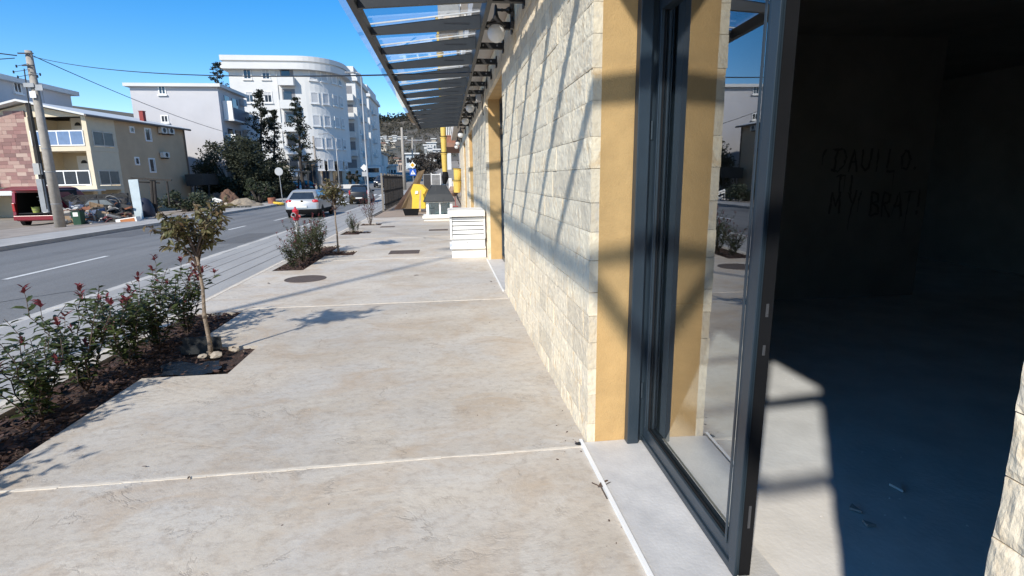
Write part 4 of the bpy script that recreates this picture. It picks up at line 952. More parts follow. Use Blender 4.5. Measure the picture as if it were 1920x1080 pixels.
def pole(name, label, px, yb, yt, Yd, r0, r1, m, cat='utility pole', arm=None):
    p = onY(px[0], yb, Yd); q = onY(px[1], yt, Yd); t = thing(name, label, cat, p)
    b = MB(); b.tube([(0, 0, -1), (q.x-p.x, 0, q.z-p.z)], [r0, r1], 10); b.build('shaft', m, t, smooth=True)
    if arm == 'cross': b = MB(); b.box((q.x-p.x-.8, -.05, q.z-p.z-.5), (q.x-p.x+1.6, .05, q.z-p.z-.35)); b.build('crossarm', STEEL, t)
    if arm == 'curve': b = MB(); b.tube([(q.x-p.x, 0, q.z-p.z), (q.x-p.x-.3, 0, q.z-p.z+.5), (q.x-p.x-.9, 0, q.z-p.z+.75), (q.x-p.x-1.5, 0, q.z-p.z+.7)], .05, 6); b.box((q.x-p.x-2.0, -.1, q.z-p.z+.62), (q.x-p.x-1.4, .1, q.z-p.z+.74)); b.build('arm', STEEL, t)
    return t
WOODP = mat('grey_wood_pole', (.30, .27, .24), .9, scale=6, var=.2)
pole('utility_pole', 'leaning grey wooden pole in front of the curved white tower', (598, 587), 352, 255, 64, .16, .11, WOODP)
pole('street_lamp', 'thin curved street lamp before the corner of the white tower', (637, 629), 345, 262, 70, .09, .06, STEEL, 'street lamp', 'curve')
pole('utility_pole', 'pale concrete pole beside the site fence, seen below the canopy end', (758, 753), 338, 239, 60, .2, .12, CPOL)
pole('utility_pole', 'distant pole with a cross arm left of the priority sign', (773, 773), 330, 258, 95, .16, .12, CPOL, arm='cross')
pole('street_lamp', 'distant curved street lamp below the canopy end', (779, 778), 330, 274, 120, .09, .06, STEEL, 'street lamp', 'curve')
SG = mat('sign_back_grey', (.42, .43, .44), .5, var=.05); SBL = mat('sign_blue', (.02, .09, .42), .4, var=.03); SYE = mat('sign_yellow', (.62, .33, .01), .4, var=.03)
p = onY(531, 384, 46); t = thing('round_sign', 'back of a round traffic sign on a thin post before the dark bush', 'traffic sign', p)
b = MB(); b.tube([(0, 0, -.3), (-.08, 0, 2.9)], .035, 8); b.build('post', STEEL, t); b = MB(); b.lathe([(.30, -.02), (.32, -.01), (.32, .01), (.30, .02)], (-.08, -.02, 2.65), 28, 0, 'y'); b.build('sign_disc', SG, t)
p = onY(686, 350, 66); q = onY(683, 316, 66); t = thing('diamond_sign', 'grey back of a diamond sign with square plate near the crossing', 'traffic sign', p)
b = MB(); b.tube([(0, 0, -.5), (q.x-p.x, 0, q.z-p.z+.3)], .04, 8); b.build('post', STEEL, t)
b = MB(); zc = q.z-p.z+.1; 
def dia(mb, x, y, z, r, th, mi=0):
    n = len(mb.v); mb.v += [(x, y, z-r), (x+r, y, z), (x, y, z+r), (x-r, y, z), (x, y+th, z-r), (x+r, y+th, z), (x, y+th, z+r), (x-r, y+th, z)]
    for f in ((0,1,2,3),(7,6,5,4),(0,4,5,1),(1,5,6,2),(2,6,7,3),(3,7,4,0)): mb.f.append(tuple(n+i for i in f)); mb.m.append(mi)
dia(b, q.x-p.x, -.06, zc, .42, .02); b.build('diamond_plate', WHITEP, t); b = MB(); b.box((q.x-p.x-.3, -.06, zc-1.0), (q.x-p.x+.3, -.04, zc-.45)); b.build('square_plate', SG, t)
q = onY(773.5, 309.5, 58); p = Vector((q.x, 58, .2)); t = thing('priority_sign', 'yellow diamond priority sign above a blue pedestrian crossing sign', 'traffic sign', p); zc = q.z-.2
b = MB(); b.tube([(0, .05, -.5), (0, .05, zc+.5)], .04, 8); b.build('post', STEEL, t)
b = MB(); dia(b, 0, -.02, zc, .36, .03, 0); dia(b, 0, -.03, zc, .22, .008, 1); b.build('diamond_plate', [WHITEP, SYE], t)
b = MB(); z2 = onY(773, 323, 58).z-.2; b.box((-.33, -.02, z2-.35), (.33, .01, z2+.35)); o = b.build('blue_plate', SBL, t)
b = MB(); b.prism([(-.25, 0), (.25, 0), (0, .46)], 0, .006); b.v = [(x, -.022-z, z2-.22+y) for x, y, z in b.v]; b.build('triangle', WHITEP, o, fix=True)
b = MB(); b.lathe([(.028, -.034), (.028, -.030)], (.0, 0, z2+.08), 10, 0, 'y')
for a, c in (((0, .05), (-.01, -.06)), ((-.01, -.06), (-.07, -.18)), ((-.01, -.06), (.06, -.18)), ((0, .03), (-.06, -.03)), ((0, .03), (.06, -.02))): b.bar((a[0], -.032, z2+a[1]), (c[0], -.032, z2+c[1]), .022, .005, 0, (0, 1, 0))
b.build('walking_figure', BLACK, o)
# ------------------------------------------------------------------ vehicles
PLATE = mat('number_plate_white', (.65, .65, .62), .5, var=.02)
HEADL = mat('headlight_glass', (.55, .57, .60), .1, var=.1, spec=.9)
def slice_pts(yr, yf, hw, rr, rf, nc=5):
    """outline of one level from rear left corner round: returns points and segment tags"""
    P, Tg = [], []
    def corner(cx, cy, rx, ry, a0):
        for k in range(nc):
            a = a0+math.pi/2*k/(nc-1); P.append((cx+rx*math.cos(a), cy+ry*math.sin(a))); Tg.append('corner')
    xr = min(rr, hw*.9)
    corner(-hw+xr, yr+rr, xr, rr, math.pi); Tg[-1] = 'rear'            # rear left -> rear edge
    corner(hw-xr, yr+rr, xr, rr, 1.5*math.pi); Tg[-1] = 'side'
    y0, y1 = yr+rr, yf-rf
    for u in (.10, .46, .52, .90): P.append((hw, y0+(y1-y0)*u)); Tg.append('side%d' % int(u*100))
    Tg[nc*2-1] = 'sideA'
    xf = min(rf*1.2, hw*.8)
    corner(hw-xf, yf-rf, xf, rf, 0); Tg[-1] = 'front'
    corner(-hw+xf, yf-rf, xf, rf, math.pi/2); Tg[-1] = 'sideZ'
    for u in (.90, .52, .46, .10): P.append((-hw, y0+(y1-y0)*u)); Tg.append('left%d' % int(u*100))
    return P, Tg
def car(name, label, loc, rz, SL, paint, low, W, wheels, lights='rear', emblem=True, rlight=((.62, .0, .80), (.17, .10, .13)), plate_z=.62):
    t = thing(name, label, 'car', loc, rz, 'cars on the road')
    body, glass, n = MB(), MB(), None
    levels = [slice_pts(*s[1:]) for s in SL]
    for P, z in zip(levels, SL): body.v += [(x, y, z[0]) for x, y in P[0]]
    n = len(levels[0][0]); gset = []
    for i in range(len(SL)-1):
        Tg = levels[i][1]
        for k in range(n):
            f = (i*n+k, i*n+(k+1) % n, (i+1)*n+(k+1) % n, (i+1)*n+k); tg = Tg[k]
            if SL[i][0] >= W[0]-1e-6 and SL[i+1][0] <= W[1]+1e-6 and tg in ('rear', 'front', 'side10', 'side52', 'left90', 'left46'): gset.append((f, tg)); continue
            body.f.append(f); body.m.append(1 if SL[i+1][0] <= low else 0)
    body.f.append(tuple((len(SL)-1)*n+k for k in range(n))); body.m.append(0)
    body.f.append(tuple(range(n))[::-1]); body.m.append(1)
    o = body.build('body', [paint, RUB], t, smooth=True)
    es = o.modifiers.new('edges', 'EDGE_SPLIT'); es.split_angle = math.radians(38)
    for nm, tgs in (('rear_window', ('rear',)), ('windscreen', ('front',)), ('side_window', ('side10',)), ('side_window', ('side52',)), ('side_window', ('left90',)), ('side_window', ('left46',))):
        fs = [f for f, tg in gset if tg in tgs]; ix = sorted({i for f in fs for i in f}); g_ = MB(); g_.v = [body.v[i] for i in ix]; g_.f = [tuple(ix.index(i) for i in f) for f in fs]; g_.m = [0]*len(fs); g_.build(nm, WIN, t)
    hw = max(s[3] for s in SL)
    for y in wheels[0]:
        for s in (-1, 1):
            b = MB(); r = wheels[1]; b.lathe([(r*.6, -.10), (r*.95, -.10), (r, -.06), (r, .06), (r*.95, .10), (r*.6, .10)], (0, 0, 0), 24, 0, 'x'); w = b.build('wheel', RUB, t, smooth=False); w.location = (s*(hw-.09), y, r)
            b = MB(); b.lathe([(r*.62, s*.085), (r*.55, s*.095), (r*.2, s*.10), (.001, s*.105)], (0, 0, 0), 16, 0, 'x'); b.build('rim', STEEL, w)
            b = MB(); b.lathe([(r*1.14, 0), (.001, .001)], (s*(hw+.002), y, r+.01), 24, 0, 'x'); b.build('wheel_arch', BLACK, t)
    (lx, ly, lz), (sx, sy, sz) = rlight
    for s in (-1, 1):
        b = MB(); b.lathe([(max(.001, math.sin(math.pi*k/10)), -math.cos(math.pi*k/10)) for k in range(11)], n=18); b.v = [(s*lx+x*sx, ly+y*sy, lz+z*sz) for x, y, z in b.v]
        b.build('tail_light', REDG, t, smooth=True)
    b = MB(); b.box((-.26, SL[2][1]-.03, plate_z-.055), (.26, SL[2][1]+.05, plate_z+.055)); b.build('number_plate', PLATE, t)
    yf = max(s[2] for s in SL)
    for s in (-1, 1):
        b = MB(); b.lathe([(max(.001, math.sin(math.pi*k/8)), -math.cos(math.pi*k/8)) for k in range(9)], n=14); b.v = [(s*(hw*.72)+x*.2, yf-.20+y*.2, .68+z*.10) for x, y, z in b.v]; b.build('headlight', HEADL, t, smooth=True)
        b = MB(); b.lathe([(max(.001, math.sin(math.pi*k/6)), -math.cos(math.pi*k/6)) for k in range(7)], n=10); zb = W[0]+.06; yb = SL[-4][2]*.80
        b.v = [(s*(hw+.10)+x*.11, yb+y*.06, zb+z*.08) for x, y, z in b.v]; b.build('mirror', BLACK, t, smooth=True)
    b = MB(); b.box((-hw*.7, yf-.04, .42), (hw*.7, yf+.012, .56)); b.build('grille', BLACK, t)
    b = MB(); b.box((-.26, yf+.0125, .35), (.26, yf+.03, .45)); b.build('front_plate', PLATE, t)
    return t
SILV = mat('silver_paint', (.36, .37, .38), .28, metal=.35, var=.03); BLKP = mat('black_paint', (.008, .008, .009), .3, var=.1, spec=.4); NAVY = mat('dark_navy_paint', (.014, .018, .030), .2, var=.1, spec=.7)
G5 = [(.20, .14, 4.02, .78, .10, .20), (.34, .03, 4.16, .86, .16, .42), (.47, .0, 4.20, .88, .18, .48), (.60, .03, 4.19, .88, .18, .48), (.76, .07, 4.10, .88, .18, .45), (.90, .12, 3.95, .865, .18, .42), (.985, .18, 3.02, .835, .17, .40),
      (1.34, .52, 2.28, .66, .16, .30), (1.42, .66, 2.08, .61, .15, .25), (1.47, .95, 1.85, .52, .12, .2)]
gc = car('silver_hatchback', 'silver hatchback driving away in the near lane behind the hydrant', (-7.56, 29.5, -.3), 0, G5, SILV, .48, (.985, 1.34), ((.82, 3.38), .315), rlight=((.655, .20, .86), (.19, .13, .115)), plate_z=.60)
b = MB(); b.lathe([(.075, -.012), (.075, .0), (.060, .0), (.060, -.012)], (0, .108, .87), 20, 0, 'y')
for a, c in (((-.03, .06), (0, .005)), ((.03, .06), (0, .005)), ((-.055, .02), (-.025, -.055)), ((-.025, -.055), (0, -.01)), ((0, -.01), (.025, -.055)), ((.025, -.055), (.055, .02))): b.bar((a[0], .102, .87+a[1]), (c[0], .102, .87+c[1]), .012, .01, 0, (0, 1, 0))
b.build('emblem', CHROME, gc)
b = MB(); b.box((-.55, .50, 1.335), (.55, .56, 1.365)); b.build('spoiler', SILV, gc)
P3 = [(.20, .10, 3.40, .70, .08, .2), (.36, .02, 3.50, .77, .12, .35), (.50, .0, 3.54, .79, .13, .38), (.64, .02, 3.52, .79, .13, .38), (.80, .05, 3.40, .79, .13, .35), (.92, .08, 3.25, .78, .13, .35), (1.0, .10, 2.60, .76, .12, .33), (1.40, .28, 2.0, .64, .12, .25), (1.50, .36, 1.85, .60, .11, .22), (1.55, .6, 1.7, .5, .1, .2)]
car('black_hatchback', 'small black hatchback driving away beyond the silver car', (-6.95, 44.6, -.3), 0, P3, BLKP, .2, (1.0, 1.40), ((.62, 2.9), .29), rlight=((.71, .07, .95), (.07, .06, .20)), plate_z=.52)
p = onY(712, 348, 70); car('oncoming_car', 'dark hatchback coming towards the camera past the crossing', (p.x+.1, 74.0, rise(72)-.3), math.pi, G5, NAVY, .2, (.985, 1.34), ((.82, 3.38), .315))
# white lorry, front towards us
p = onY(705, 341, 92); t = thing('white_truck', 'white box truck parked beyond the dark oncoming car', 'truck', (p.x-.3, 92, rise(92)-.3))
b = MB(); b.box((-1.05, .0, .45), (1.05, 1.8, 1.3)); b.box((-1.0, .12, 1.3), (1.0, 1.8, 2.3)); b.build('cab', WHITEP, t, bevel=.08)
b = MB(); b.box((-.88, .095, 1.38), (.88, .118, 2.08)); b.build('windscreen', WIN, t); b = MB(); b.box((-1.08, 1.9, .8), (1.08, 6.5, 2.55)); b.build('cargo_box', SHUT, t); b = MB(); b.box((-1.05, -.05, .3), (1.05, .1, .62)); b.build('bumper', BLACK, t)
for s in (-1, 1):
    for y in (1.0, 5.2): b = MB(); b.lathe([(.3, -.12), (.42, -.12), (.42, .12), (.3, .12)], (s*.9, y, .42), 16, 0, 'x'); b.build('wheel', RUB, t)
    b = MB(); b.box((s*.8-.15, -.02, .72), (s*.8+.15, -.001, .95)); b.build('headlight', HEADL, t)
# red van with the tailgate up
REDV = mat('dark_red_paint', (.20, .012, .022), .28, var=.06, spec=.6)
VX = onG(68, 428, -.47); VX = Vector((onY(70, 426, 30.6).x, 30.6, -.50)); t = thing('red_van', 'dark red van with its rear door open and buckets inside', 'van', VX, math.radians(4)); t.scale = (1, 1, 1.08)
b = MB(); HW = .96
lv = [(.26, .86), (.5, HW), (.95, HW), (1.05, HW-.01), (1.60, .93), (1.80, .86), (1.86, .70)]
yr = [.05, 0, .03, .04, .14, .20, .26]; yf = [3.9, 4.2, 4.1, 3.5, 2.7, 2.4, 2.2]
for (z, hw), a, c in zip(lv, yr, yf): b.v += [(-hw, a, z), (hw, a, z), (hw, (a+c)/2, z), (hw*.96, c, z), (-hw*.96, c, z), (-hw, (a+c)/2, z)]
for i in range(len(lv)-1):
    for k in range(6):
        if k == 0 and 1 <= i <= 4: continue
        b.f.append((i*6+k, i*6+(k+1) % 6, (i+1)*6+(k+1) % 6, (i+1)*6+k)); b.m.append(0)
b.f.append(tuple(36+k for k in range(6))); b.m.append(0)
for s in (-1, 1):
    for i in range(1, 5):
        (z0, h0), (z1, h1) = lv[i], lv[i+1]; x = [s*h0, s*(h0-.13), s*(h1-.13), s*h1]; b.quad((x[0], yr[i], z0), (x[1], yr[i], z0), (x[2], yr[i+1], z1), (x[3], yr[i+1], z1)); b.quad((x[1], yr[i], z0), (x[1], yr[i]+.14, z0), (x[2], yr[i+1]+.14, z1), (x[2], yr[i+1], z1))
b.box((-.86, .14, 1.60), (.86, .24, 1.79)); b.build('body', REDV, t, smooth=False)
b = MB(); b.box((-.95, -.07, .30), (.95, .06, .52)); b.box((-.86, -.075, .52), (.86, .10, .56), 1); b.build('bumper', [REDV, RUB], t, bevel=.03)
b = MB(); b.box((-.90, .10, .60), (.90, 2.2, .64)); b.box((-.9, 2.2, .6), (.9, 2.25, 1.75)); b.box((-.93, .15, .64), (-.90, 2.2, 1.7)); b.box((.90, .15, .64), (.93, 2.2, 1.7)); b.box((-.9, .15, 1.76), (.9, 2.2, 1.79)); b.build('cargo_lining', mat('dark_lining', (.018, .018, .02), .9), t)
b = MB(); b.box((-.45, 1.2, 1.18), (.85, 2.1, 1.22)); b.box((-.30, .9, 1.36), (.85, 1.9, 1.40)); b.build('cargo_shelf', STEEL, t)
b = MB(); M = Matrix.Translation((0, .18, 1.84)) @ Matrix.Rotation(math.radians(8), 4, 'X'); b.box((-.9, -1.0, 0), (.9, 0, .06), 0, M); b.build('tailgate', REDV, t, bevel=.02)
for s in (-1, 1):
    b = MB(); b.box((s*.89-.06, -.02, .72), (s*.89+.06, .06, 1.12)); b.build('tail_light', REDG, t, bevel=.02)
    for y in (.75, 3.4): b = MB(); b.lathe([(.2, -.1), (.31, -.1), (.31, .1), (.2, .1)], (s*.9, y, .31), 20, 0, 'x'); b.build('wheel', RUB, t)
def bucket(label, loc, m, s=1.):
    t = thing('bucket', label, 'bucket', loc, group='buckets in the van'); b = MB(); b.lathe([(.13*s, 0), (.17*s, .32*s), (.18*s, .32*s), (.18*s, .34*s), (.155*s, .34*s), (.125*s, .03)], n=18); b.build('pail', m, t)
    b = MB(); b.tube([(-.17*s, 0, .3*s), (-.12*s, -.12*s, .2*s), (0, -.18*s, .17*s), (.12*s, -.12*s, .2*s), (.17*s, 0, .3*s)], .008, 5); b.build('handle', STEEL, t)
bucket('lime green bucket in the open red van', VX+Vector((-.12, .32, .645)), mat('lime_plastic', (.36, .40, .10), .5)); bucket('white bucket in the open red van', VX+Vector((.36, .34, .645)), WHITEP, 1.15)

# ------------------------------------------------------------------ yard with scrap
def at(px, py, Yd): return onY(px, py, Yd)
p = at(151, 428, 28.0); t = thing('wheelie_bin', 'dark green wheeled bin with a white paper label in the scrap yard', 'bin', (p.x, 28, -.46)); t.scale = (.68, .6, .86)
GB = mat('dark_green_plastic', (.016, .062, .034), .5)
b = MB(); b.v = [(-.24, -.25, .05), (.24, -.25, .05), (.24, .25, .05), (-.24, .25, .05), (-.29, -.33, .95), (.29, -.33, .95), (.29, .33, .95), (-.29, .33, .95)]; b.f = [(3,2,1,0),(4,5,6,7),(0,1,5,4),(1,2,6,5),(2,3,7,6),(3,0,4,7)]; b.m = [0]*6; b.build('body', GB, t, bevel=.02)
b = MB(); b.box((-.31, -.36, .96), (.31, .36, 1.02)); b.build('lid', mat('black_green_plastic', (.01, .02, .015), .5), t); b = MB(); b.box((-.16, -.335, .68), (.16, -.318, .90)); b.build('label', WHITEP, t)
for s in (-1, 1): b = MB(); b.lathe([(.1, -.03), (.1, .03)], (s*.24, .26, .1), 12, 0, 'x'); b.build('wheel', RUB, t)
b = MB(); q = random.Random(9)
for k in range(5): M = Matrix.Translation((q.uniform(-.2, .2), q.uniform(-.2, .1), .03+.05*k)) @ Matrix.Rotation(q.uniform(0, 3), 4, 'Z'); b.box((-.2, -.13, 0), (.2, .13, .05), 0, M)
o = b.build('paper_pile', SHUT); o.location = (p.x, 28, .43); o.scale = (.7, .7, .8); tag(o, 'crumpled white paper pile on the green bin', 'paper')
slab('corrugated_sheet', [at(240, 337, 30), at(258, 336, 30), at(270, 417, 29.5), at(255, 418, 29.5)], .05, mat('pale_blue_sheet', (.36, .43, .46), .6, scale=2, var=.12), 'pale blue metal sheet standing upright in the scrap yard', 'metal sheet')
t = thing('cabinet', 'white cabinet lying on its side with an orange front', 'cabinet', at(238, 419, 28.2)); b = MB(); M = Matrix.Rotation(-.13, 4, 'Y'); b.box((-.48, 0, .0), (.48, .4, .26), 0, M); b.build('carcass', WHITEP, t)
b = MB(); b.box((-.26, -.012, .04), (.40, -.001, .22), 0, M); b.build('orange_panel', mat('orange_veneer', (.40, .15, .05), .6), t)
p = at(272, 400, 33); b = MB()
bm = bmesh.new(); bmesh.ops.create_uvsphere(bm, u_segments=20, v_segments=12, radius=1)
for v in bm.verts: v.co.x *= .52+.06*noise.noise(v.co*3); v.co.y *= .5; v.co.z = max(-.6, v.co.z)*(.85+.12*noise.noise(v.co*2+Vector((4, 1, 0))))
b.v = [tuple(v.co) for v in bm.verts]; b.f = [tuple(x.index for x in f.verts) for f in bm.faces]; b.m = [0]*len(b.f); bm.free()
o = b.build('tarpaulin', mat('navy_tarpaulin', (.022, .026, .045), .55, bump=.5, bscale=6), smooth=True); o.location = p; tag(o, 'dark blue tarpaulin covered heap beside the upright metal sheet', 'tarpaulin')
t = thing('post_shelter', 'rough brown timber posts and beam standing before the tan wall', 'timber frame', at(290, 400, 33.5)); ox = t.location.copy()
for k, (a, c, r_) in enumerate((((288, 402), (284, 338), .09), ((294, 400), (289, 338), .08), ((318, 385), (313, 340), .05))):
    b = MB(); b.tube([at(*a, 33.5)-ox, at(*c, 33.5)-ox], r_, 8); b.build('post', DKW, t)
b = MB(); b.bar(at(245, 334, 33.4)-ox, at(322, 338, 33.4)-ox, .08, .09); b.bar(at(252, 341, 33.2)-ox, at(300, 343, 33.9)-ox, .07, .07); b.build('beam', DKW, t)
# scrap: each countable piece a thing, labelled by look
SCR = [mat('scrap_%s' % n, c, .75, var=.25) for n, c in (('dark', (.035, .033, .033)), ('grey', (.20, .20, .20)), ('pale', (.42, .40, .37)), ('rust', (.22, .085, .045)), ('wood', (.26, .18, .11)), ('maroon', (.14, .045, .05)), ('blue', (.09, .12, .20)))]
SCN = ['dark', 'grey', 'pale', 'rusty', 'wooden', 'maroon', 'blue']
q = random.Random(17)
for k in range(95):
    px = q.uniform(120, 238); py = q.uniform(374, 421); Yd = 28.3+ (420-py)*.055+q.uniform(0, .5)
    p = at(px, py, Yd); mi = q.choices(range(7), (9, 5, 5, 5, 4, 3, 2))[0]; kind = q.randint(0, 3); b = MB()
    if py < 388: mi = q.choice((0, 0, 0, 1))
    if kind == 0:
        M = Matrix.Rotation(q.uniform(-.6, .6), 4, 'Y') @ Matrix.Rotation(q.uniform(0, 3), 4, 'Z'); b.box((-q.uniform(.3, .8), -.05, -.04), (q.uniform(.3, .8), .06, .04), 0, M); nm, w_ = 'scrap_plank', 'plank'
    elif kind == 1:
        M = Matrix.Rotation(q.uniform(-.5, .5), 4, 'Y') @ Matrix.Rotation(q.uniform(-.5, .5), 4, 'X'); b.box((-.32, -.02, -.25), (.32, .02, .28), 0, M); b.box((-.34, -.03, -.27), (-.30, .03, .30), 0, M); b.box((.30, -.03, -.27), (.34, .03, .30), 0, M); nm, w_ = 'broken_board', 'board'
    elif kind == 2:
        r_ = q.uniform(.2, .45); a0 = q.uniform(0, 6); b.tube([(r_*math.cos(a0+u*.5), .1*math.sin(u), r_*math.sin(a0+u*.5)) for u in range(9)], .025, 6); nm, w_ = 'bent_pipe', 'pipe'
    else:
        bm = bmesh.new(); bmesh.ops.create_icosphere(bm, subdivisions=2, radius=1)
        sx = q.uniform(.14, .32)
        for v in bm.verts: v.co = Vector((v.co.x*sx, v.co.y*.2, v.co.z*sx*.6))*(1+.5*noise.noise(v.co*2.3+Vector((k, 0, 0))))
        b.v = [tuple(v.co) for v in bm.verts]; b.f = [tuple(x.index for x in f.verts) for f in bm.faces]; b.m = [0]*len(b.f); bm.free(); nm, w_ = 'scrap_bag', 'bag'
    p.z = max(p.z, -.30)
    o = b.build(nm, SCR[mi]); o.location = p; tag(o, '%s scrap %s in the heap between the concrete pole and the upright metal sheet' % (SCN[mi], w_), 'scrap', 'scrap %s %s pieces in the yard heap' % (SCN[mi], w_))
slab('dark_tarp_screen', [at(112, 367, 32), at(238, 362, 32), at(240, 412, 32), at(112, 418, 32)], .15, mat('dark_net', (.03, .03, .03), .9, scale=3, var=.5, bump=.5, bscale=9), 'dark netting screen behind the scrap heap', 'screen')
t = thing('wrecked_car', 'stripped dark car body half buried in the scrap heap', 'car wreck', at(205, 392, 31)); ox = t.location.copy()
b = MB(); pr = [(-1.1, -.3), (-1.1, .1), (-.9, .22), (-.55, .55), (.35, .58), (.75, .25), (1.1, .15), (1.15, -.3)]; b.prism(pr, -.7, .7); b.v = [(x, z, y) for x, y, z in b.v]; b.build('body', mat('wreck_paint', (.022, .023, .025), .45, var=.3), t, fix=True)
b = MB(); b.prism([(-.75, .25), (-.5, .48), (-.08, .5), (-.08, .25)], -.715, -.701); b.prism([(0, .25), (0, .5), (.32, .5), (.62, .25)], -.715, -.701); b.v = [(x, z, y) for x, y, z in b.v]; b.build('side_window', mat('clouded_glass', (.16, .18, .19), .3), t, fix=True)
# right of the house: white garden bench, rubble, mesh, barrel, yellow hose
t = thing('white_bench', 'white slatted garden bench beside the mound of rubble', 'bench', at(408, 396, 40)); ox = t.location.copy()
for a, c, n_ in (((399, 371), (415, 376), 'back_slat'), ((399, 375.5), (416, 380.5), 'back_slat'), ((404, 384), (417, 388), 'seat_slat'), ((405, 388), (417, 392), 'seat_slat')):
    b = MB(); b.bar(at(*a, 40)-ox, at(*c, 39.6)-ox, .04, .11); b.build(n_, WHITEP, t)
for a, c in (((399, 371), (401, 392)), ((415.5, 375), (417, 396))): b = MB(); b.bar(at(*a, 40)-ox, at(*c, 40)-ox, .06, .06); b.build('leg', WHITEP, t)
def mound(name, label, cx, cy, rx, ry, h, z0, m, seed, cat):
    b = MB(); n = 26
    for j in range(n+1):
        for i in range(n+1):
            u, v = i/n*2-1, j/n*2-1; r2 = min(1, u*u+v*v); hh = h*(1-r2)**.8*(1+.35*noise.fractal(Vector((u*2.5+seed, v*2.5, 0)), 1, 2, 4)); b.v.append((u*rx, v*ry, hh-.05))
    for j in range(n):
        for i in range(n): a = j*(n+1)+i; b.f.append((a, a+1, a+n+2, a+n+1)); b.m.append(0)
    o = b.build(name, m, smooth=False); o.location = (cx, cy, z0); return tag(o, label, cat)
RUBB = mat('rubble', (.34, .28, .20), .95, scale=6, col2=(.22, .18, .14), bump=.8, bscale=18)
p = at(457, 388, 43); mound('rubble_mound', 'sandy rubble mound behind the low dark netting', p.x, 43, 1.6, 1.4, .66, -.3, RUBB, 3, 'rubble')
p = at(430, 388, 43); mound('sand_heap', 'low pale sand heap left of the rubble mound', p.x, 43.5, 1.5, 1.2, .38, -.3, mat('pale_sand', (.46, .40, .31), .95, bump=.5, bscale=20), 8, 'sand')
p = at(420, 380, 46); mound('brown_earth_heap', 'reddish earth heap under the big dark bush', p.x, 46, 1.5, 1.2, 1.2, -.35, mat('red_earth', (.13, .075, .05), .95, bump=.6, bscale=14), 5, 'earth')
t = thing('low_netting', 'low dark netting fence along the pavement before the rubble', 'netting', at(444, 396, 40.5)); ox = t.location.copy()
b = MB(); b.bar(at(417, 392, 40.5)-ox, at(472, 390, 40.5)-ox, .03, .38); b.build('net', mat('net_dark', (.07, .07, .065), .9, scale=8, var=.5), t)
for k in range(9): b = MB(); x = 417+55*k/8; b.bar(at(x, 397, 40.45)-ox, at(x, 386.5, 40.45)-ox, .04, .04, 0, (0, 1, 0)); b.build('stake', SCR[1], t)
p = at(511, 388, 46); b = MB(); b.lathe([(.27, 0), (.30, .2), (.30, .25), (.30, .6), (.27, .62), (.24, .60)], n=18); o = b.build('terracotta_drum', mat('terracotta', (.32, .12, .07), .8)); o.location = (p.x, 46, -.3); tag(o, 'terracotta coloured drum beside the round sign post', 'drum')
p = at(523, 386, 45); b = MB(); b.tube([(.34*math.cos(u*.42), .3*math.sin(u*.42), .08+.12*math.sin(u*.21)**2) for u in range(16)], .085, 8); o = b.build('coiled_yellow_pipe', YEL); o.location = (p.x, 45, -.24); tag(o, 'coiled yellow pipe on the kerb by the silver car', 'pipe')

# ------------------------------------------------------------------ houses at the left
HC = onY(182, 352, 38); HZ = -.75; HA = -math.radians(7.8)
H = thing('gabled_house', 'gabled house with stone cladding, open balconies and a tan side wall', 'house', (HC.x, 38, HZ), HA)
hw_ = 7.6
CRM = mat('cream_wall', (.62, .54, .40), .9, var=.04); TNW = mat('tan_side_wall', (.49, .37, .245), .9, scale=.8, var=.08); ROOFW = mat('pale_roof_metal', (.60, .60, .58), .5, var=.06)
F1, F2, EV, RG = 2.25, 4.72, 6.55, 7.45
DE = 10.0
def hp(px, py):   # pixel -> local (y, z) on the side wall
    d = ray(px, py); c, s = math.cos(HA), math.sin(HA); nrm = Vector((c, s, 0)); o = Vector((HC.x, 38, 0)); t_ = ((o-Vector(CP)).dot(nrm))/Vector(d).dot(nrm); P = Vector(CP)+Vector(d)*t_
    q = P-o; return (-q.x*s+q.y*c, P.z-HZ)
b = MB(); b.box((-hw_, 2.4, 0), (-.02, DE, EV)); b.box((-hw_, .12, 0), (-3.9, 2.4, EV)); b.build('wall', CRM, H)
b = MB(); b.box((-.02, 2.4, 0), (.0, DE, EV-.02)); b.build('side_wall', TNW, H)
b = MB(); b.v = [(-hw_, .12, EV), (-.02, .12, EV), (-hw_/2, .12, RG-.12), (-hw_, .14, EV), (-.02, .14, EV), (-hw_/2, .14, RG-.12)]; b.f = [(0, 1, 2), (5, 4, 3), (0, 3, 4, 1), (1, 4, 5, 2), (2, 5, 3, 0)]; b.m = [0]*5; b.build('gable_wall', CRM, H)
# stone facing in blocks of mixed reds
b = MB(); b.a = []; q = random.Random(3); z = F1-.02
while z < 7.1:
    z1 = z+.235; x = -hw_-.02; lim = lambda X: EV+(RG-EV)*(1-abs(X+hw_/2)/(hw_/2))-.25
    while x < -3.95:
        x1 = min(-3.9, x+q.choice((.3, .45, .6, .75)));
        if z1 < lim((x+x1)/2):
            n0 = len(b.v); b.box((x+.004, .02+q.uniform(0, .02), z+.004), (x1-.004, .118, z1-.004)); b.a += [q.random()]*(len(b.v)-n0)
        x = x1
    z = z1
SM = mat('mixed_red_stone', (.36, .24, .21), .9, scale=4); N, L, p_ = nodes(SM); at_ = N.new('ShaderNodeAttribute'); at_.attribute_name = 'tint'; rp = N.new('ShaderNodeValToRGB'); rp.color_ramp.elements[0].color = (.20, .12, .11, 1); rp.color_ramp.elements[1].color = (.42, .31, .26, 1); e = rp.color_ramp.elements.new(.5); e.color = (.29, .16, .145, 1); L.new(at_.outputs['Fac'], rp.inputs[0]); L.new(rp.outputs[0], p_.inputs['Base Color'])
b.build('stone_facing', SM, H)
b = MB()
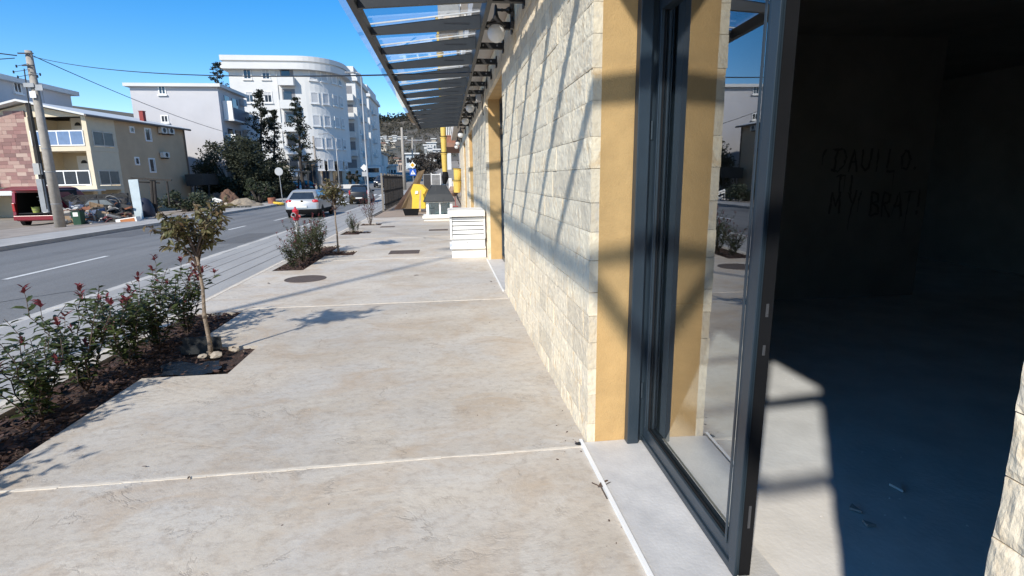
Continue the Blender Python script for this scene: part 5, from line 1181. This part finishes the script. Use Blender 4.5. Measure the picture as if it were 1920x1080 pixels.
for z in (F1-.28, F2-.28): b = MB(); b.box((-3.88, -.02, z), (.02, 2.39, z+.28)); b.build('balcony_slab', CRM, H)
for a_, c_ in (((-.30, -.01, 0), (.0, .30, EV)), ((-.3, 2.1, 0), (-.001, 2.39, EV)), ((-3.89, -.01, F1), (-3.7, .10, EV))): b = MB(); b.box(a_, c_); b.build('column', CRM, H)
for a_, c_ in (((-.03, .301, F2+1.0), (-.001, 2.099, EV)), ((-.03, .301, F1+1.0), (-.001, 2.099, F2-.29))): b = MB(); b.box(a_, c_); b.build('side_screen', CRM, H)
def rail(z, px0, px1, side):
    f = MB(); g_ = MB()
    n_ = 4 if not side else 2
    def B(m_, a0, a1, z0, z1, d=.05):
        if side: m_.box((.0, a0, z0), (d, a1, z1))
        else: m_.box((a0, -.06, z0), (a1, -.06+d, z1))
    B(f, px0, px1, z+.92, z+.99); B(f, px0, px1, z+.04, z+.11)
    for k in range(n_+1): x = px0+(px1-px0-.06)*k/n_; B(f, x, x+.06, z+.11, z+.92)
    for k in range(n_): x = px0+(px1-px0-.06)*k/n_; B(g_, x+.06, px0+(px1-px0-.06)*(k+1)/n_, z+.11, z+.92, .02)
    o = f.build('balcony_railing', WHITEP if not side else mat('cream_rail', (.55, .52, .45), .6), H)
    g_.build('panel', [WIN if z < 3 else mat('mirror_blue_glass', (.10, .16, .30), .05, spec=.9)][0] if not side else D.materials.get('grey_rail_panel') or mat('grey_rail_panel', (.13, .14, .13), .25), o)
for z in (F1, F2): rail(z, -3.68, -.28, False); rail(z, .30, 2.1, True)
for z in (F1, F2):
    for x in (-2.9, -1.8):
        b = MB(); b.box((x, 2.33, z), (x+.95, 2.398, z+2.0)); d_ = b.build('balcony_door', WHITEP, H)
        b = MB(); b.prism([(x+.475+.22*math.cos(a*math.pi/8), z+1.5+.22*math.sin(a*math.pi/8)) for a in range(9)], 2.31, 2.329); b.v = [(X_, Z_, Y_) for X_, Y_, Z_ in b.v]; b.build('fan_light', WIN, d_, fix=True)
        b = MB(); b.box((x+.82, 2.31, z+.95), (x+.90, 2.329, z+1.05)); b.build('handle', STEEL, d_)
b = MB(); b.bar((-.55, .4, EV-.95), (-.32, .25, EV-.1), .04, .5); b.build('leaning_panel', WHITEP, H)
# roof: two slopes with thin white edge
b = MB()
for s in (-1, 1):
    xe = 0.35 if s > 0 else -hw_-.35; xr = -hw_/2; ze = EV-.02
    b.v += [(xe, -.5, ze), (xr, -.5, RG), (xr, DE+.4, RG), (xe, DE+.4, ze), (xe, -.5, ze+.12), (xr, -.5, RG+.12), (xr, DE+.4, RG+.12), (xe, DE+.4, ze+.12)]; n = len(b.v)-8
    for f in ((0,1,2,3),(7,6,5,4),(0,4,5,1),(1,5,6,2),(2,6,7,3),(3,7,4,0)): b.f.append(tuple(n+i for i in f)); b.m.append(0)
rf = b.build('roof', ROOFW, H, fix=True)
b = MB(); b.box((-1.25, 6.8, EV+.3), (-.95, 7.1, EV+1.1)); b.prism([(-1.28, 6.77), (-.92, 6.77), (-.92, 7.13), (-1.28, 7.13)], EV+1.1, EV+1.14); b.build('chimney', mat('red_chimney', (.24, .03, .025), .7), rf)
b = MB(); b.tube([(.40, -.5, EV), (.40, DE+.3, EV)], .07, 8); b.tube([(.08, DE-.1, EV), (.08, DE-.1, .2)], .05, 8); b.build('gutter', mat('brown_gutter', (.14, .11, .09), .6), H)
b = MB(); b.box((-10.5, -2.2, 1.93), (.6, -.07, 2.03)); b.box((-10.5, -2.24, 1.75), (-3.4, -2.2, 2.03)); b.build('ground_canopy', ROOFW, H)
b = MB(); b.box((-10.6, .12, 0), (-hw_-.02, 6, 3.2)); b.build('side_annex', mat('annex_render', (.40, .35, .30), .9), H)
for x in (-9.8, -6.5, -3.4, .3): b = MB(); b.box((x-.07, -2.1, 0), (x+.07, -1.96, 1.93)); b.build('canopy_post', WHITEP, H)
def win_side(px0, py0, px1, py1, dark=WIN):
    y0, z1 = hp(px0, py0); y1, z0 = hp(px1, py1); f = MB(); f.box((.0, y0, z0), (.05, y1, z1)); w = f.build('window', WHITEP, H); g_ = MB(); g_.box((.051, y0+.10, z0+.10), (.058, y1-.10, z1-.10)); g_.build('pane', dark, w)
    s_ = MB(); s_.box((.05, (y0+y1)/2+.1, z0+.1), (.10, (y0+y1)/2+.15, z1-.1)); s_.build('open_sash', WHITEP, w)
for r_ in ((241, 236, 252, 250), (269, 239, 285, 266), (251, 294, 262, 310), (277, 296, 293, 324)): win_side(*r_)
for (px0, py0, px1, py1) in ((294, 238, 306, 251), (307, 239, 320, 252), (298, 285, 311, 296)):
    y0, z1 = hp(px0, py0); y1, z0 = hp(px1, py1); f = MB(); f.box((.05, y0, z0), (.35, y1, z1)); a_ = f.build('air_conditioner', mat('ac_white', (.62, .60, .55), .5) if 'ac_white' not in D.materials else D.materials['ac_white'], H, bevel=.02)
    g_ = MB(); g_.lathe([(min(z1-z0, y1-y0)*.4, .351), (min(z1-z0, y1-y0)*.36, .36), (.001, .36)], (0, (y0+y1)/2, (z0+z1)/2), 16, 0, 'x'); g_.build('fan_grille', BLACK, a_)
    for yy in (y0+.1, y1-.15): g_ = MB(); g_.box((.0, yy, z0-.08), (.3, yy+.05, z0-.001)); g_.build('bracket', BLACK, a_)

def win_box(par, P, n, w, h, fm=WHITEP, pm=WIN, shutter=0., sill=True, deep=.05, t=.09, proud=False):
    """window whose centre is P on a wall with outward normal n (local coordinates of par)"""
    n = Vector(n).normalized(); r = Vector((0, 0, 1)).cross(n); M = Matrix(((r.x, n.x, 0, P[0]), (r.y, n.y, 0, P[1]), (r.z, n.z, 1, P[2]), (0, 0, 0, 1)))
    f = MB(); f.box((-w/2, 0, -h/2), (-w/2+t, deep, h/2), 0, M); f.box((w/2-t, 0, -h/2), (w/2, deep, h/2), 0, M); f.box((-w/2+t, 0, h/2-t), (w/2-t, deep, h/2), 0, M); f.box((-w/2+t, 0, -h/2), (w/2-t, deep, -h/2+t), 0, M); None if shutter > .9 else f.box((-.03, 0, -h/2+t), (.03, deep-.004, h/2-t), 0, M)
    if sill: f.box((-w/2-.08, 0, -h/2-.10), (w/2+.08, deep+.10, -h/2-.001), 0, M)
    o = f.build('window', fm, par, fix=True)
    g_ = MB(); zt = h/2-t-(h-2*t)*shutter; g_.box((-w/2+t, .004, -h/2+t), (w/2-t, .02, zt), 0, M); 
    if shutter < .99: g_.build('pane', pm, o, fix=True)
    if shutter > 0: g_ = MB(); g_.box((-w/2+t, .006, zt+.001), (w/2-t, .035, h/2-t), 0, M); g_.build('shutter', SHUT, o, fix=True)
    return o
# pale grey block with a lower rear wing
GRYW = mat('pale_lilac_render', (.50, .49, .50), .9, scale=.5, var=.05); WHW = mat('white_render', (.60, .595, .575), .88, scale=.4, var=.05, bump=.1, bscale=30)
t = thing('grey_apartment_block', 'plain pale grey block with a flat overhanging roof behind the gabled house', 'building', (-19.5, 52, -.4)); X0, Y0, Zb = -19.5, 52, -.4
b = MB(); b.box((-7.15, 0, -.5), (0, 6.2, 10.15)); b.build('wall', GRYW, t); b = MB(); b.box((-7.15, 6.2, -.5), (-.02, 10.4, 8.75)); b.build('rear_wing', GRYW, t)
b = MB(); b.box((-7.5, -.35, 10.151), (.35, 6.5, 10.42)); b.build('roof_slab', WHW, t)
for px, py, w, h in ((304, 169, .62, .75), (309, 223, .62, .65)): q_ = onY(px, py, 52); win_box(t, (q_.x-X0, 0, q_.z-Zb), (0, -1, 0), w, h, sill=True)
for k, z in enumerate((7.55, 4.7)):
    b = MB(); b.box((.001, .6, z-.15), (.9, 4.6, z)); bl = b.build('balcony', WHW, t); b = MB(); b.box((.86, .62, z), (.9, 4.6, z+1.0)); b.build('railing', mat('dark_blue_rail', (.09, .10, .14), .4) if k == 0 else D.materials['dark_blue_rail'], bl)
    b = MB(); b.box((.05, .64, z), (.82, .70, z+1.55)); b.build('sunlit_screen', WHITEP, bl)
    b = MB(); b.box((.001, 1.2, z), (.05, 2.3, z+2.1)); b.box((.001, 3.0, z), (.05, 4.3, z+2.1)); b.build('balcony_door', WIN, t)
    b = MB(); b.box((.05, 5.0, z+1.7), (.4, 5.8, z+2.3)); b.build('air_conditioner', SHUT, t)
win_box(t, (-.02, 9.3, 6.0), (1, 0, 0), 1.2, 1.3)
# building far left behind the house
t = thing('grey_long_block', 'long grey block with an overhanging flat roof at the left frame edge', 'building', (-30.5, 38, -.4))
a = onX(0, 140, -30.5); c = onX(131, 172, -30.5)
GRY2 = mat('cool_grey_render', (.50, .50, .51), .9, scale=.5, var=.05); ht = c.z+.4-.3
b = MB(); b.box((-9, -2, -.5), (0, c.y-38, ht)); b.build('wall', GRY2, t); b = MB(); b.box((-9.4, -2.4, ht+.001), (.45, c.y-38+.4, ht+.34)); b.build('roof_slab', WHW, t)
for px, py, w, h in ((32, 164, .75, .8),): q_ = onX(px, py, -30.5); win_box(t, (0, q_.y-38, q_.z+.4), (1, 0, 0), w, h)
q_ = onX(95, 187, -30.5); b = MB(); b.box((.0, q_.y-38-.8, q_.z+.4-1.2), (.04, q_.y-38+.8, q_.z+.4+.9)); b.build('shuttered_opening', GRYW, t)
b = MB(); b.box((.0, 0, ht-2.9), (.04, 6, ht-2.82)); b.build('cable_duct', SCR[1], t)

# white curved tower
TX, TY = -26.6, 75; TZ = rise(75)-.4
t = thing('curved_white_tower', 'white six storey corner building with rounded facade and stepped cornice', 'building', (TX, TY, TZ)); tz0 = 0
path = [(0, 8.2), (0, 0), (8.6, 0)]
ccx, ccy, rr = 8.6, 5.6, 4.35
for k in range(1, 13): a = -math.pi/2+math.pi/2*k/12; path.append((ccx+rr*math.cos(a)*1.0, ccy+5.6*math.sin(a)))
path += [(12.95, 8.2)]
def off(P, d):
    O = []
    for i, p in enumerate(P):
        p0 = P[i-1]; p1 = P[(i+1) % len(P)]; t1 = Vector((p[0]-p0[0], p[1]-p0[1])).normalized(); t2 = Vector((p1[0]-p[0], p1[1]-p[1])).normalized(); n1 = Vector((t1.y, -t1.x)); n2 = Vector((t2.y, -t2.x)); m_ = (n1+n2); m_ /= max(.3, m_.dot(n1)); O.append((p[0]+m_.x*d, p[1]+m_.y*d))
    return O
HT = onY(500, 131, 75).z-TZ
b = MB(); b.prism(path, 3.45, HT); b.build('facade_wall', WHW, t, fix=True)
b = MB(); b.prism(off(path, -.5), -1, 3.45); b.build('ground_floor', mat('beige_ground_floor', (.50, .45, .38), .9, var=.08), t, fix=True)
b = MB(); b.prism(off(path, .75), HT+.001, HT+.75); b.prism(off(path, .45), HT+.751, HT+1.0); b.prism(off(path, .65), HT+1.001, HT+1.6); b.build('cornice', WHW, t, fix=True)
def on_path(u):   # distance along the facade from the straight part's left end
    if u < 8.6: return (u, 0), (0, -1)
    a = -math.pi/2+(u-8.6)/5.2; return (ccx+rr*math.cos(a), ccy+5.6*math.sin(a)), (math.cos(a)*5.6, math.sin(a)*rr)
WFR = mat('white_window_surround', (.66, .65, .63), .6)
WROWS = [onY(463, 138, 75).z-TZ-2.82*k for k in range(5)]
for z in WROWS:
    for u, sh in ((2.25, .3), (4.5, .45), (10.5, 1.2), (12.15, 1.2), (13.9, 1.1), (15.4, .6)):
        P, n_ = on_path(u); win_box(t, (P[0], P[1], z), (n_[0], n_[1], 0), 1.05, 1.45, shutter=min(1, max(0, sh+rl.choice((-.15, 0, .15)))), pm=WIN, t=.14, deep=.07, fm=WFR)
    b = MB(); b.box((6.1, -1.0, z-1.5), (8.0, -.002, z-1.32)); b.box((6.1, -1.0, z-1.32), (8.0, -.90, z-.45)); b.box((6.1, -.9, z-1.32), (6.2, -.002, z-.45)); b.box((7.9, -.9, z-1.32), (8.0, -.002, z-.45)); bl = b.build('balcony', WHW, t)
    b = MB(); b.box((6.25, -.02, z-1.32), (7.85, -.001, z+1.0)); b.build('recess_shade', mat('grey_recess_shade', (.20, .20, .21), .8) if 'grey_recess_shade' not in D.materials else D.materials['grey_recess_shade'], bl); b = MB(); b.box((6.4, -.05, z-1.3), (7.4, -.021, z+.7)); b.build('balcony_door', WIN, bl)  # flat grey panel: shade of a recessed balcony put into its colour
b = MB(); b.tube([(5.8, -.08, 3.5), (5.8, -.08, HT)], .06, 6); b.build('downpipe', WHW, t)
for u, w in ((9.2, 1.5), (11.4, 1.0), (13.2, .9), (14.4, .8)):
    a = -math.pi/2+(u-8.6)/5.2; P = (ccx+(rr-.5)*math.cos(a), ccy+5.1*math.sin(a)); win_box(t, (P[0], P[1], 1.75), (math.cos(a), math.sin(a), 0), w, 2.6, fm=SCR[4], pm=WIN, sill=False)
def side_block(name, label, x1, y0, y1, top, cols, seed):
    z0 = rise(y0)-.4; t = thing(name, label, 'building', (x1, y0, z0)); T = top-z0; q = random.Random(seed)
    b = MB(); b.box((-11, 0, -1), (0, y1-y0, T)); b.build('wall', WHW, t); b = MB(); b.box((-11.4, -.4, T+.001), (.4, y1-y0+.3, T+.5)); b.box((-11, -.2, T+.501), (.2, y1-y0, T+1.0)); b.build('cornice', WHW, t)
    b = MB(); b.box((-4, 1, T+1.0), (-.3, y1-y0-1, T+2.4)); b.build('roof_storey', WHW, t)
    for k in range(5):
        z = T-1.6-2.82*k
        if z < 2: break
        b = MB(); b.box((-2.9, -1.0, z-1.4), (-.35, -.002, z-1.25)); b.box((-2.9, -1.0, z-1.25), (-.35, -.92, z-.45)); b.box((-.45, -.92, z-1.25), (-.35, -.002, z-.45)); bl = b.build('balcony', WHW, t); b = MB(); b.box((-2.7, -.03, z-1.25), (-.6, -.001, z+.9)); b.build('recess_shade', D.materials['grey_recess_shade'], bl)  # grey panel on the flat wall, coloured as a shaded recess
        for y in cols: win_box(t, (0, y, z), (1, 0, 0), 1.2, 1.5, shutter=q.choice((.2, .5, .8)), t=.14)
        b = MB(); b.box((.002, cols[0]+1.4, z-1.4), (.8, cols[0]+3.2, z-1.25)); b.box((.72, cols[0]+1.4, z-1.25), (.8, cols[0]+3.2, z-.4)); b.build('balcony', WHW, t)
    return t
side_block('white_apartment_block', 'white block with stacked balconies right of the rounded tower', onY(669, 200, 91).x, 91, 103, onY(660, 152, 91).z, (2, 6.5, 10), 1)
side_block('white_apartment_block', 'farther white block with stacked balconies behind the street lamp', onY(692, 200, 112).x, 112, 128, onY(690, 181, 112).z, (2, 7, 11), 2)
t = thing('white_gable_house', 'white house with a lean-to roof at the end of the white blocks', 'house', (onY(702, 300, 132).x, 132, rise(132)-.4)); p = onY(720, 290, 132); q_ = onY(703, 277, 132); zt = q_.z-t.location.z; zr = p.z-t.location.z; wd = p.x-t.location.x
b = MB(); b.v = [(-2, 0, -1), (wd, 0, -1), (wd, 8, -1), (-2, 8, -1), (-2, 0, zt), (wd, 0, zr), (wd, 8, zr), (-2, 8, zt)]; b.f = [(3,2,1,0),(4,5,6,7),(0,1,5,4),(1,2,6,5),(2,3,7,6),(3,0,4,7)]; b.m = [0]*6; b.build('wall', WHW, t)
b = MB(); b.bar((-2.3, 4, zt+.15), (wd+.6, 4, zr+.10), 9, .16); b.build('roof', mat('grey_roof', (.28, .28, .28), .7), t)
for z in (2.0, 5.0): win_box(t, (wd*.45, 0, z), (0, -1, 0), 1.2, 1.2)
# low wall and dark hedges at the crossing
b = MB(); a = onY(644, 352, 70); c = onY(676, 350, 70); b.bar((0, 0, -.6), (c.x-a.x, 0, -.6+.0), .3, 2.0); o = b.build('low_wall', WHW); o.location = a; tag(o, 'low white wall behind the black hatchback', 'wall')

# ------------------------------------------------------------------ trees behind the road
def clump(mb, c, r, n, s, q, flat=.75, up=.0):
    for k in range(n):
        d = Vector((q.gauss(0, 1), q.gauss(0, 1), q.gauss(0, 1))).normalized()*(q.random()**.45)*r; d.z *= flat; p = Vector(c)+d
        a = rdir(-.6, .9, q)*s*q.uniform(.6, 1.3); e = a.cross(rdir(-.9, .9, q)).normalized()*s*q.uniform(.18, .35)
        mb.quad(tuple(p-a*.5), tuple(p+e), tuple(p+a*.5), tuple(p-e))
def conifer(name, label, px, pyb, pyt, Yd, rad, seed, lean=0, gap=.25):
    q = random.Random(seed); p = onY(px, pyb, Yd); top = onY(px+lean, pyt, Yd); h = top.z-p.z; t = thing(name, label, 'tree', p, group='dark conifers by the white tower'); dx = top.x-p.x
    T, Cw = MB(), MB(); P = [Vector((dx*u+.08*math.sin(u*9+seed), 0, h*u)) for u in [k/8 for k in range(9)]]; T.tube(P, [.20*(1-.93*k/8)+.01 for k in range(9)], 8)
    n = int(h/.30)
    for k in range(n):
        u = .22+.78*k/n; c0 = Vector((dx*u, 0, h*u)); R = rad*(1-u)**.75*(1.15 if u > .3 else .7)+.16
        for j in range(q.randint(3, 5)):
            if q.random() < gap: continue
            a = q.uniform(0, 6.283); L = R*q.uniform(.45, 1.1); e = c0+Vector((math.cos(a)*L, math.sin(a)*L, L*q.uniform(-.1, .45))); T.tube([c0, c0.lerp(e, .6)+Vector((0, 0, -.03)), e], [.03, .02, .008], 4)
            for m_ in range(3): clump(Cw, c0.lerp(e, .45+.27*m_), .26, 12, .22, q, .8)
    T.build('trunk', mat('dark_trunk', (.05, .042, .036), .9) if 'dark_trunk' not in D.materials else D.materials['dark_trunk'], t); Cw.build('crown', CONIF, t); return t
conifer('cypress_tree', 'thin dark cypress left of the two before the white tower', 494, 380, 168, 56, 2.3, 1, -8, .32)
conifer('cypress_tree', 'thin dark cypress right of the two, with bare lower trunk', 571, 372, 182, 57, 2.0, 2, -18, .38)
conifer('cypress_tree', 'dark spire of a cypress rising beside the cypress pair, half hidden', 518, 380, 205, 59, 1.6, 7, -6, .45)
conifer('cedar_tree', 'dark cedar top rising behind the pale grey block roof', 425, 380, 117, 66, 3.6, 3, -18, .35)
def bush(name, label, px, pyb, Yd, hh, rad, seed, leafm, n=46, sz=.24, cat='tree', ym=1.):
    q = random.Random(seed); p = onY(px, pyb, Yd); t = thing(name, label, cat, p, group='trees and bushes across the road'); T, Cw = MB(), MB()
    for k in range(6):
        a = 6.28*k/6+q.uniform(-.3, .3); e = Vector((math.cos(a)*rad*.55, math.sin(a)*rad*.5, hh*q.uniform(.5, .8))); T.tube([(0, 0, -.4), e*.45+Vector((0, 0, .1)), e], [.14, .09, .03], 6)
    for k in range(n):
        while True:
            x, y, z = q.uniform(-1, 1), q.uniform(-1, 1), q.uniform(-1, 1)
            if .25 < x*x+y*y+z*z < 1: break
        c = Vector((x*rad*.86, y*rad*.8*ym, hh*.52+z*hh*.46)); clump(Cw, c, q.uniform(.35, .75)*rad/2.6, int(110*q.uniform(.6, 1.2)), sz, q, .85)
    T.build('trunk', D.materials['dark_trunk'], t); Cw.build('crown', leafm, t); return t
bush('olive_bush', 'large grey green olive bush left of the round sign', 452, 388, 52, 6.2, 3.7, 4, EVERG, 165, .24)
bush('olive_bush', 'dark bush under the cypress pair, behind the round sign', 515, 386, 53, 4.2, 2.2, 5, EVERG, 80, .22)
bush('low_shrub', 'low loose shrub at the foot of the olive bush, behind the rubble', 487, 386, 47, 2.3, 1.4, 6, leafmat('dull_green_leaf', (.055, .07, .035), (.03, .04, .02), .6), 26, .2, 'shrub')
bush('yard_shrub', 'low overgrown shrub below the tan wall', 352, 392, 38, 1.0, 2.0, 9, D.materials['dull_green_leaf'], 26, .2, 'shrub')
bush('bare_bush', 'brown leafless bush behind the priority sign', 803, 336, 75, 4.0, 2.6, 12, leafmat('bare_twig_brown', (.10, .085, .07), (.05, .042, .036), .9), 44, .3, 'shrub')
for px, lab in ((657, 'left of two clipped dark shrubs at the corner of the white block'), (669, 'right of two clipped dark shrubs at the corner of the white block')): bush('clipped_shrub', lab, px, 345, 78, 1.9, .6, px, CONIF, 16, .2, 'shrub')
t = thing('dark_pergola', 'dark metal pergola frame in front of the white tower ground floor', 'pergola', onY(565, 372, 55)); ox = t.location.copy()
for px in (528, 560, 578): b = MB(); b.bar(onY(px, 385, 55)-ox, onY(px, 321, 55)-ox, .14, .14, 0, (0, 1, 0)); b.build('post', BLACK, t)
b = MB(); b.bar(onY(522, 321, 55)-ox, onY(582, 322, 55)-ox, .16, .14); b.build('beam', BLACK, t)
for k, (px, Yd, lab) in enumerate(((565, 60, 'parked pale blue car half hidden behind the silver car roof'), (584, 63, 'parked dark car by the leaning wooden pole'))):
    p = onY(px, 352, Yd); car('parked_car', lab, (p.x, Yd, rise(Yd)-.35), 1.2, G5, mat('pale_blue_paint', (.28, .36, .42), .3) if k == 0 else BLKP, .2, (.985, 1.34), ((.82, 3.38), .315))
t = thing('dark_shed', 'dark open shed roof between the tan wall and the olive bush', 'shed', onY(378, 380, 47)); ox = t.location.copy()
b = MB(); b.bar(onY(364, 338, 48)-ox, onY(395, 336, 48)-ox, 3, .9); b.build('roof', SHAFT, t)
for px in (366, 378, 392): b = MB(); b.bar(onY(px, 384, 47)-ox, onY(px, 345, 47)-ox, .1, .1, 0, (0, 1, 0)); b.build('post', DKW, t)

# ------------------------------------------------------------------ houses on the hill
def hill_house(px0, py0, px1, py1, Yd, m, label, roof='flat', name='hill_house', nw=3):
    a = onY(px0, py0, Yd); c = onY(px1, py1, Yd); w = c.x-a.x; zt = a.z; zg = min(gz(a.x, Yd), c.z)-2; t = thing(name, label, 'house', (a.x, Yd, zg)); hgt = zt-zg; dep = w*.8
    b = MB(); b.box((0, 0, 0), (w, dep, hgt)); b.build('wall', m, t)
    b = MB()
    if roof == 'flat': b.box((-.4, -.6, hgt+.001), (w+.4, dep+.3, hgt+.35))
    else:
        n = len(b.v); b.v += [(-.5, -.5, hgt), (w+.5, -.5, hgt), (w+.5, dep+.5, hgt), (-.5, dep+.5, hgt), (w*.25, dep/2, hgt+w*.2), (w*.75, dep/2, hgt+w*.2)]; b.f += [(0, 1, 5, 4), (1, 2, 5), (2, 3, 4, 5), (3, 0, 4), (3, 2, 1, 0)]; b.m += [0]*5
    b.build('roof', WHW if roof == 'flat' else D.materials.get('tile_roof') or mat('tile_roof', (.26, .14, .095), .9), t)
    vis = c.z-zg; ns = max(1, int((hgt-vis)/2.9))
    for s_ in range(ns):
        z = hgt-1.7-2.9*s_
        for k in range(nw):
            x = w*(k+.5)/nw; b = MB(); ww = min(1.1, w/nw*.6); b.box((x-ww/2, -.05, z-.8), (x+ww/2, -.001, z+.7)); b.build('window', WIN, t)
        if ns > 1 or w > 8: b = MB(); b.box((w*.1, -1.1, z-1.5), (w*.9, -.002, z-1.3)); b.box((w*.1, -1.1, z-1.3), (w*.9, -1.02, z-.55)); b.build('balcony', WHW, t)
    return t
CRH = mat('cream_far_wall', (.52, .45, .36), .9); PKH = mat('pinkish_far_wall', (.46, .36, .29), .9); GRH = mat('greyblue_far_wall', (.44, .48, .50), .9)
HH = [(703, 248, 708, 257, 330, WHW, 'narrow white hillside house at the left end of the upper row', 'flat'), (709, 257, 717, 266, 340, WHW, 'white flat roofed hillside house, second in the upper row', 'flat'), (718, 256, 725, 264, 345, WHW, 'white flat roofed hillside house, third in the upper row', 'flat'),
 (729, 257, 735, 264, 350, CRH, 'cream hillside house left of the largest upper white house', 'flat'), (736, 255, 744, 266, 345, WHW, 'largest white house of the upper hillside row, middle of the row', 'flat'), (745, 257, 753, 267, 350, WHW, 'white hillside house just right of the largest upper one', 'flat'), (755, 257, 763, 264, 355, WHW, 'white house at the right end of the upper hillside row', 'flat'),
 (733, 266, 741, 271, 310, CRH, 'cream house below the upper hillside row', 'flat'), (712, 269, 724, 275, 290, CRH, 'yellowish low house below the left of the upper row', 'hip'), (721, 264, 730, 269, 320, WHW, 'low white house tucked under the cream hillside house', 'flat'),
 (795, 273, 801, 300, 190, WHW, 'tall narrow grey white house left of the chute hillside group', 'flat'), (800, 268, 818, 276, 230, WHW, 'wide white villa at the top of the group beside the yellow chute', 'flat'), (809, 261, 817, 267, 260, CRH, 'small cream house highest beside the yellow chute', 'flat'), (802, 277, 812, 299, 195, WHW, 'white arched house in the group left of the yellow chute', 'flat'), (812, 281, 825, 299, 190, WHW, 'white house hard against the left of the yellow chute', 'flat'),
 (837, 262, 846, 300, 160, WHW, 'white house between the yellow chute and the brown balcony', 'flat'), (760, 289, 785, 318, 165, GRH, 'broad grey blue building with glazed front above the priority sign', 'flat'), (738, 297, 748, 306, 190, CRH, 'cream house with a tiled roof left of the pale pole', 'hip'), (747, 302, 757, 318, 150, PKH, 'pinkish house behind the pale concrete pole', 'hip'),
 (726, 311, 743, 319, 140, WHW, 'long low white wall house at the far end of the road', 'flat'), (719, 315, 729, 322, 136, WHW, 'small white garage beside the far parked cars', 'hip'), (729, 297, 737, 304, 205, CRH, 'cream roofed house among the trees left of the tiled one', 'hip'), (768, 318, 778, 327, 130, GRH, 'small grey kiosk behind the blue crossing sign', 'flat')]
for r_ in HH: hill_house(*r_[:6], r_[6], r_[7])
# dark site gates at the end of the pavement
for px0, px1, py0, py1, Yd, lab in ((794, 808, 326, 356, 52, 'tall dark gate leaf left of the grey gate beyond the skylight'), (809, 826, 326, 352, 55, 'grey gate leaf right of the dark one beyond the skylight')):
    a = onY(px0, py1, Yd); c = onY(px1, py0, Yd); t = thing('site_gate', lab, 'gate', a); w, h = c.x-a.x, c.z-a.z; b = MB(); b.box((0, 0, -.4), (.07, .07, h+.1)); b.box((w-.07, 0, -.4), (w, .07, h+.1)); b.box((.07, .01, h-.08), (w-.07, .06, h)); b.build('gate_frame', WHITEP if Yd == 55 else SCR[1], t); b = MB(); b.box((.07, .02, -.3), (w-.07, .05, h-.09)); b.build('gate_panel', SCR[0] if Yd == 52 else SCR[1], t)
# wood on the hill, uncountable
q = random.Random(6); b = MB()
for k in range(2600):
    Yd = q.uniform(170, 640); x = q.uniform(-.42, .12)*Yd
    if Yd < 380 and q.random() < .5: continue
    z = gz(x, Yd); r_ = q.uniform(.9, 2.0)*(1 if Yd < 400 else 1.6)
    if Yd > 560: r_ *= 1.3
    clump(b, (x, Yd, z+r_*.7), r_, 26, r_*.62, q, .9)
tag(b.build('hill_wood', leafmat('hill_scrub_leaf', (.105, .082, .062), (.055, .058, .038), .9)), 'brown green scrub woodland covering the hill', 'woodland', kind='stuff')
q = random.Random(61); b = MB()
for k in range(420):
    x = q.uniform(-260, 60); Yd = q.uniform(585, 650); r_ = q.uniform(3, 6.5); clump(b, (x, Yd, gz(x, Yd)+r_*.9), r_, 40, r_*.55, q, 1.0)
tag(b.build('crest_pines', CONIF), 'dark pines along the crest of the hill', 'woodland', kind='stuff')
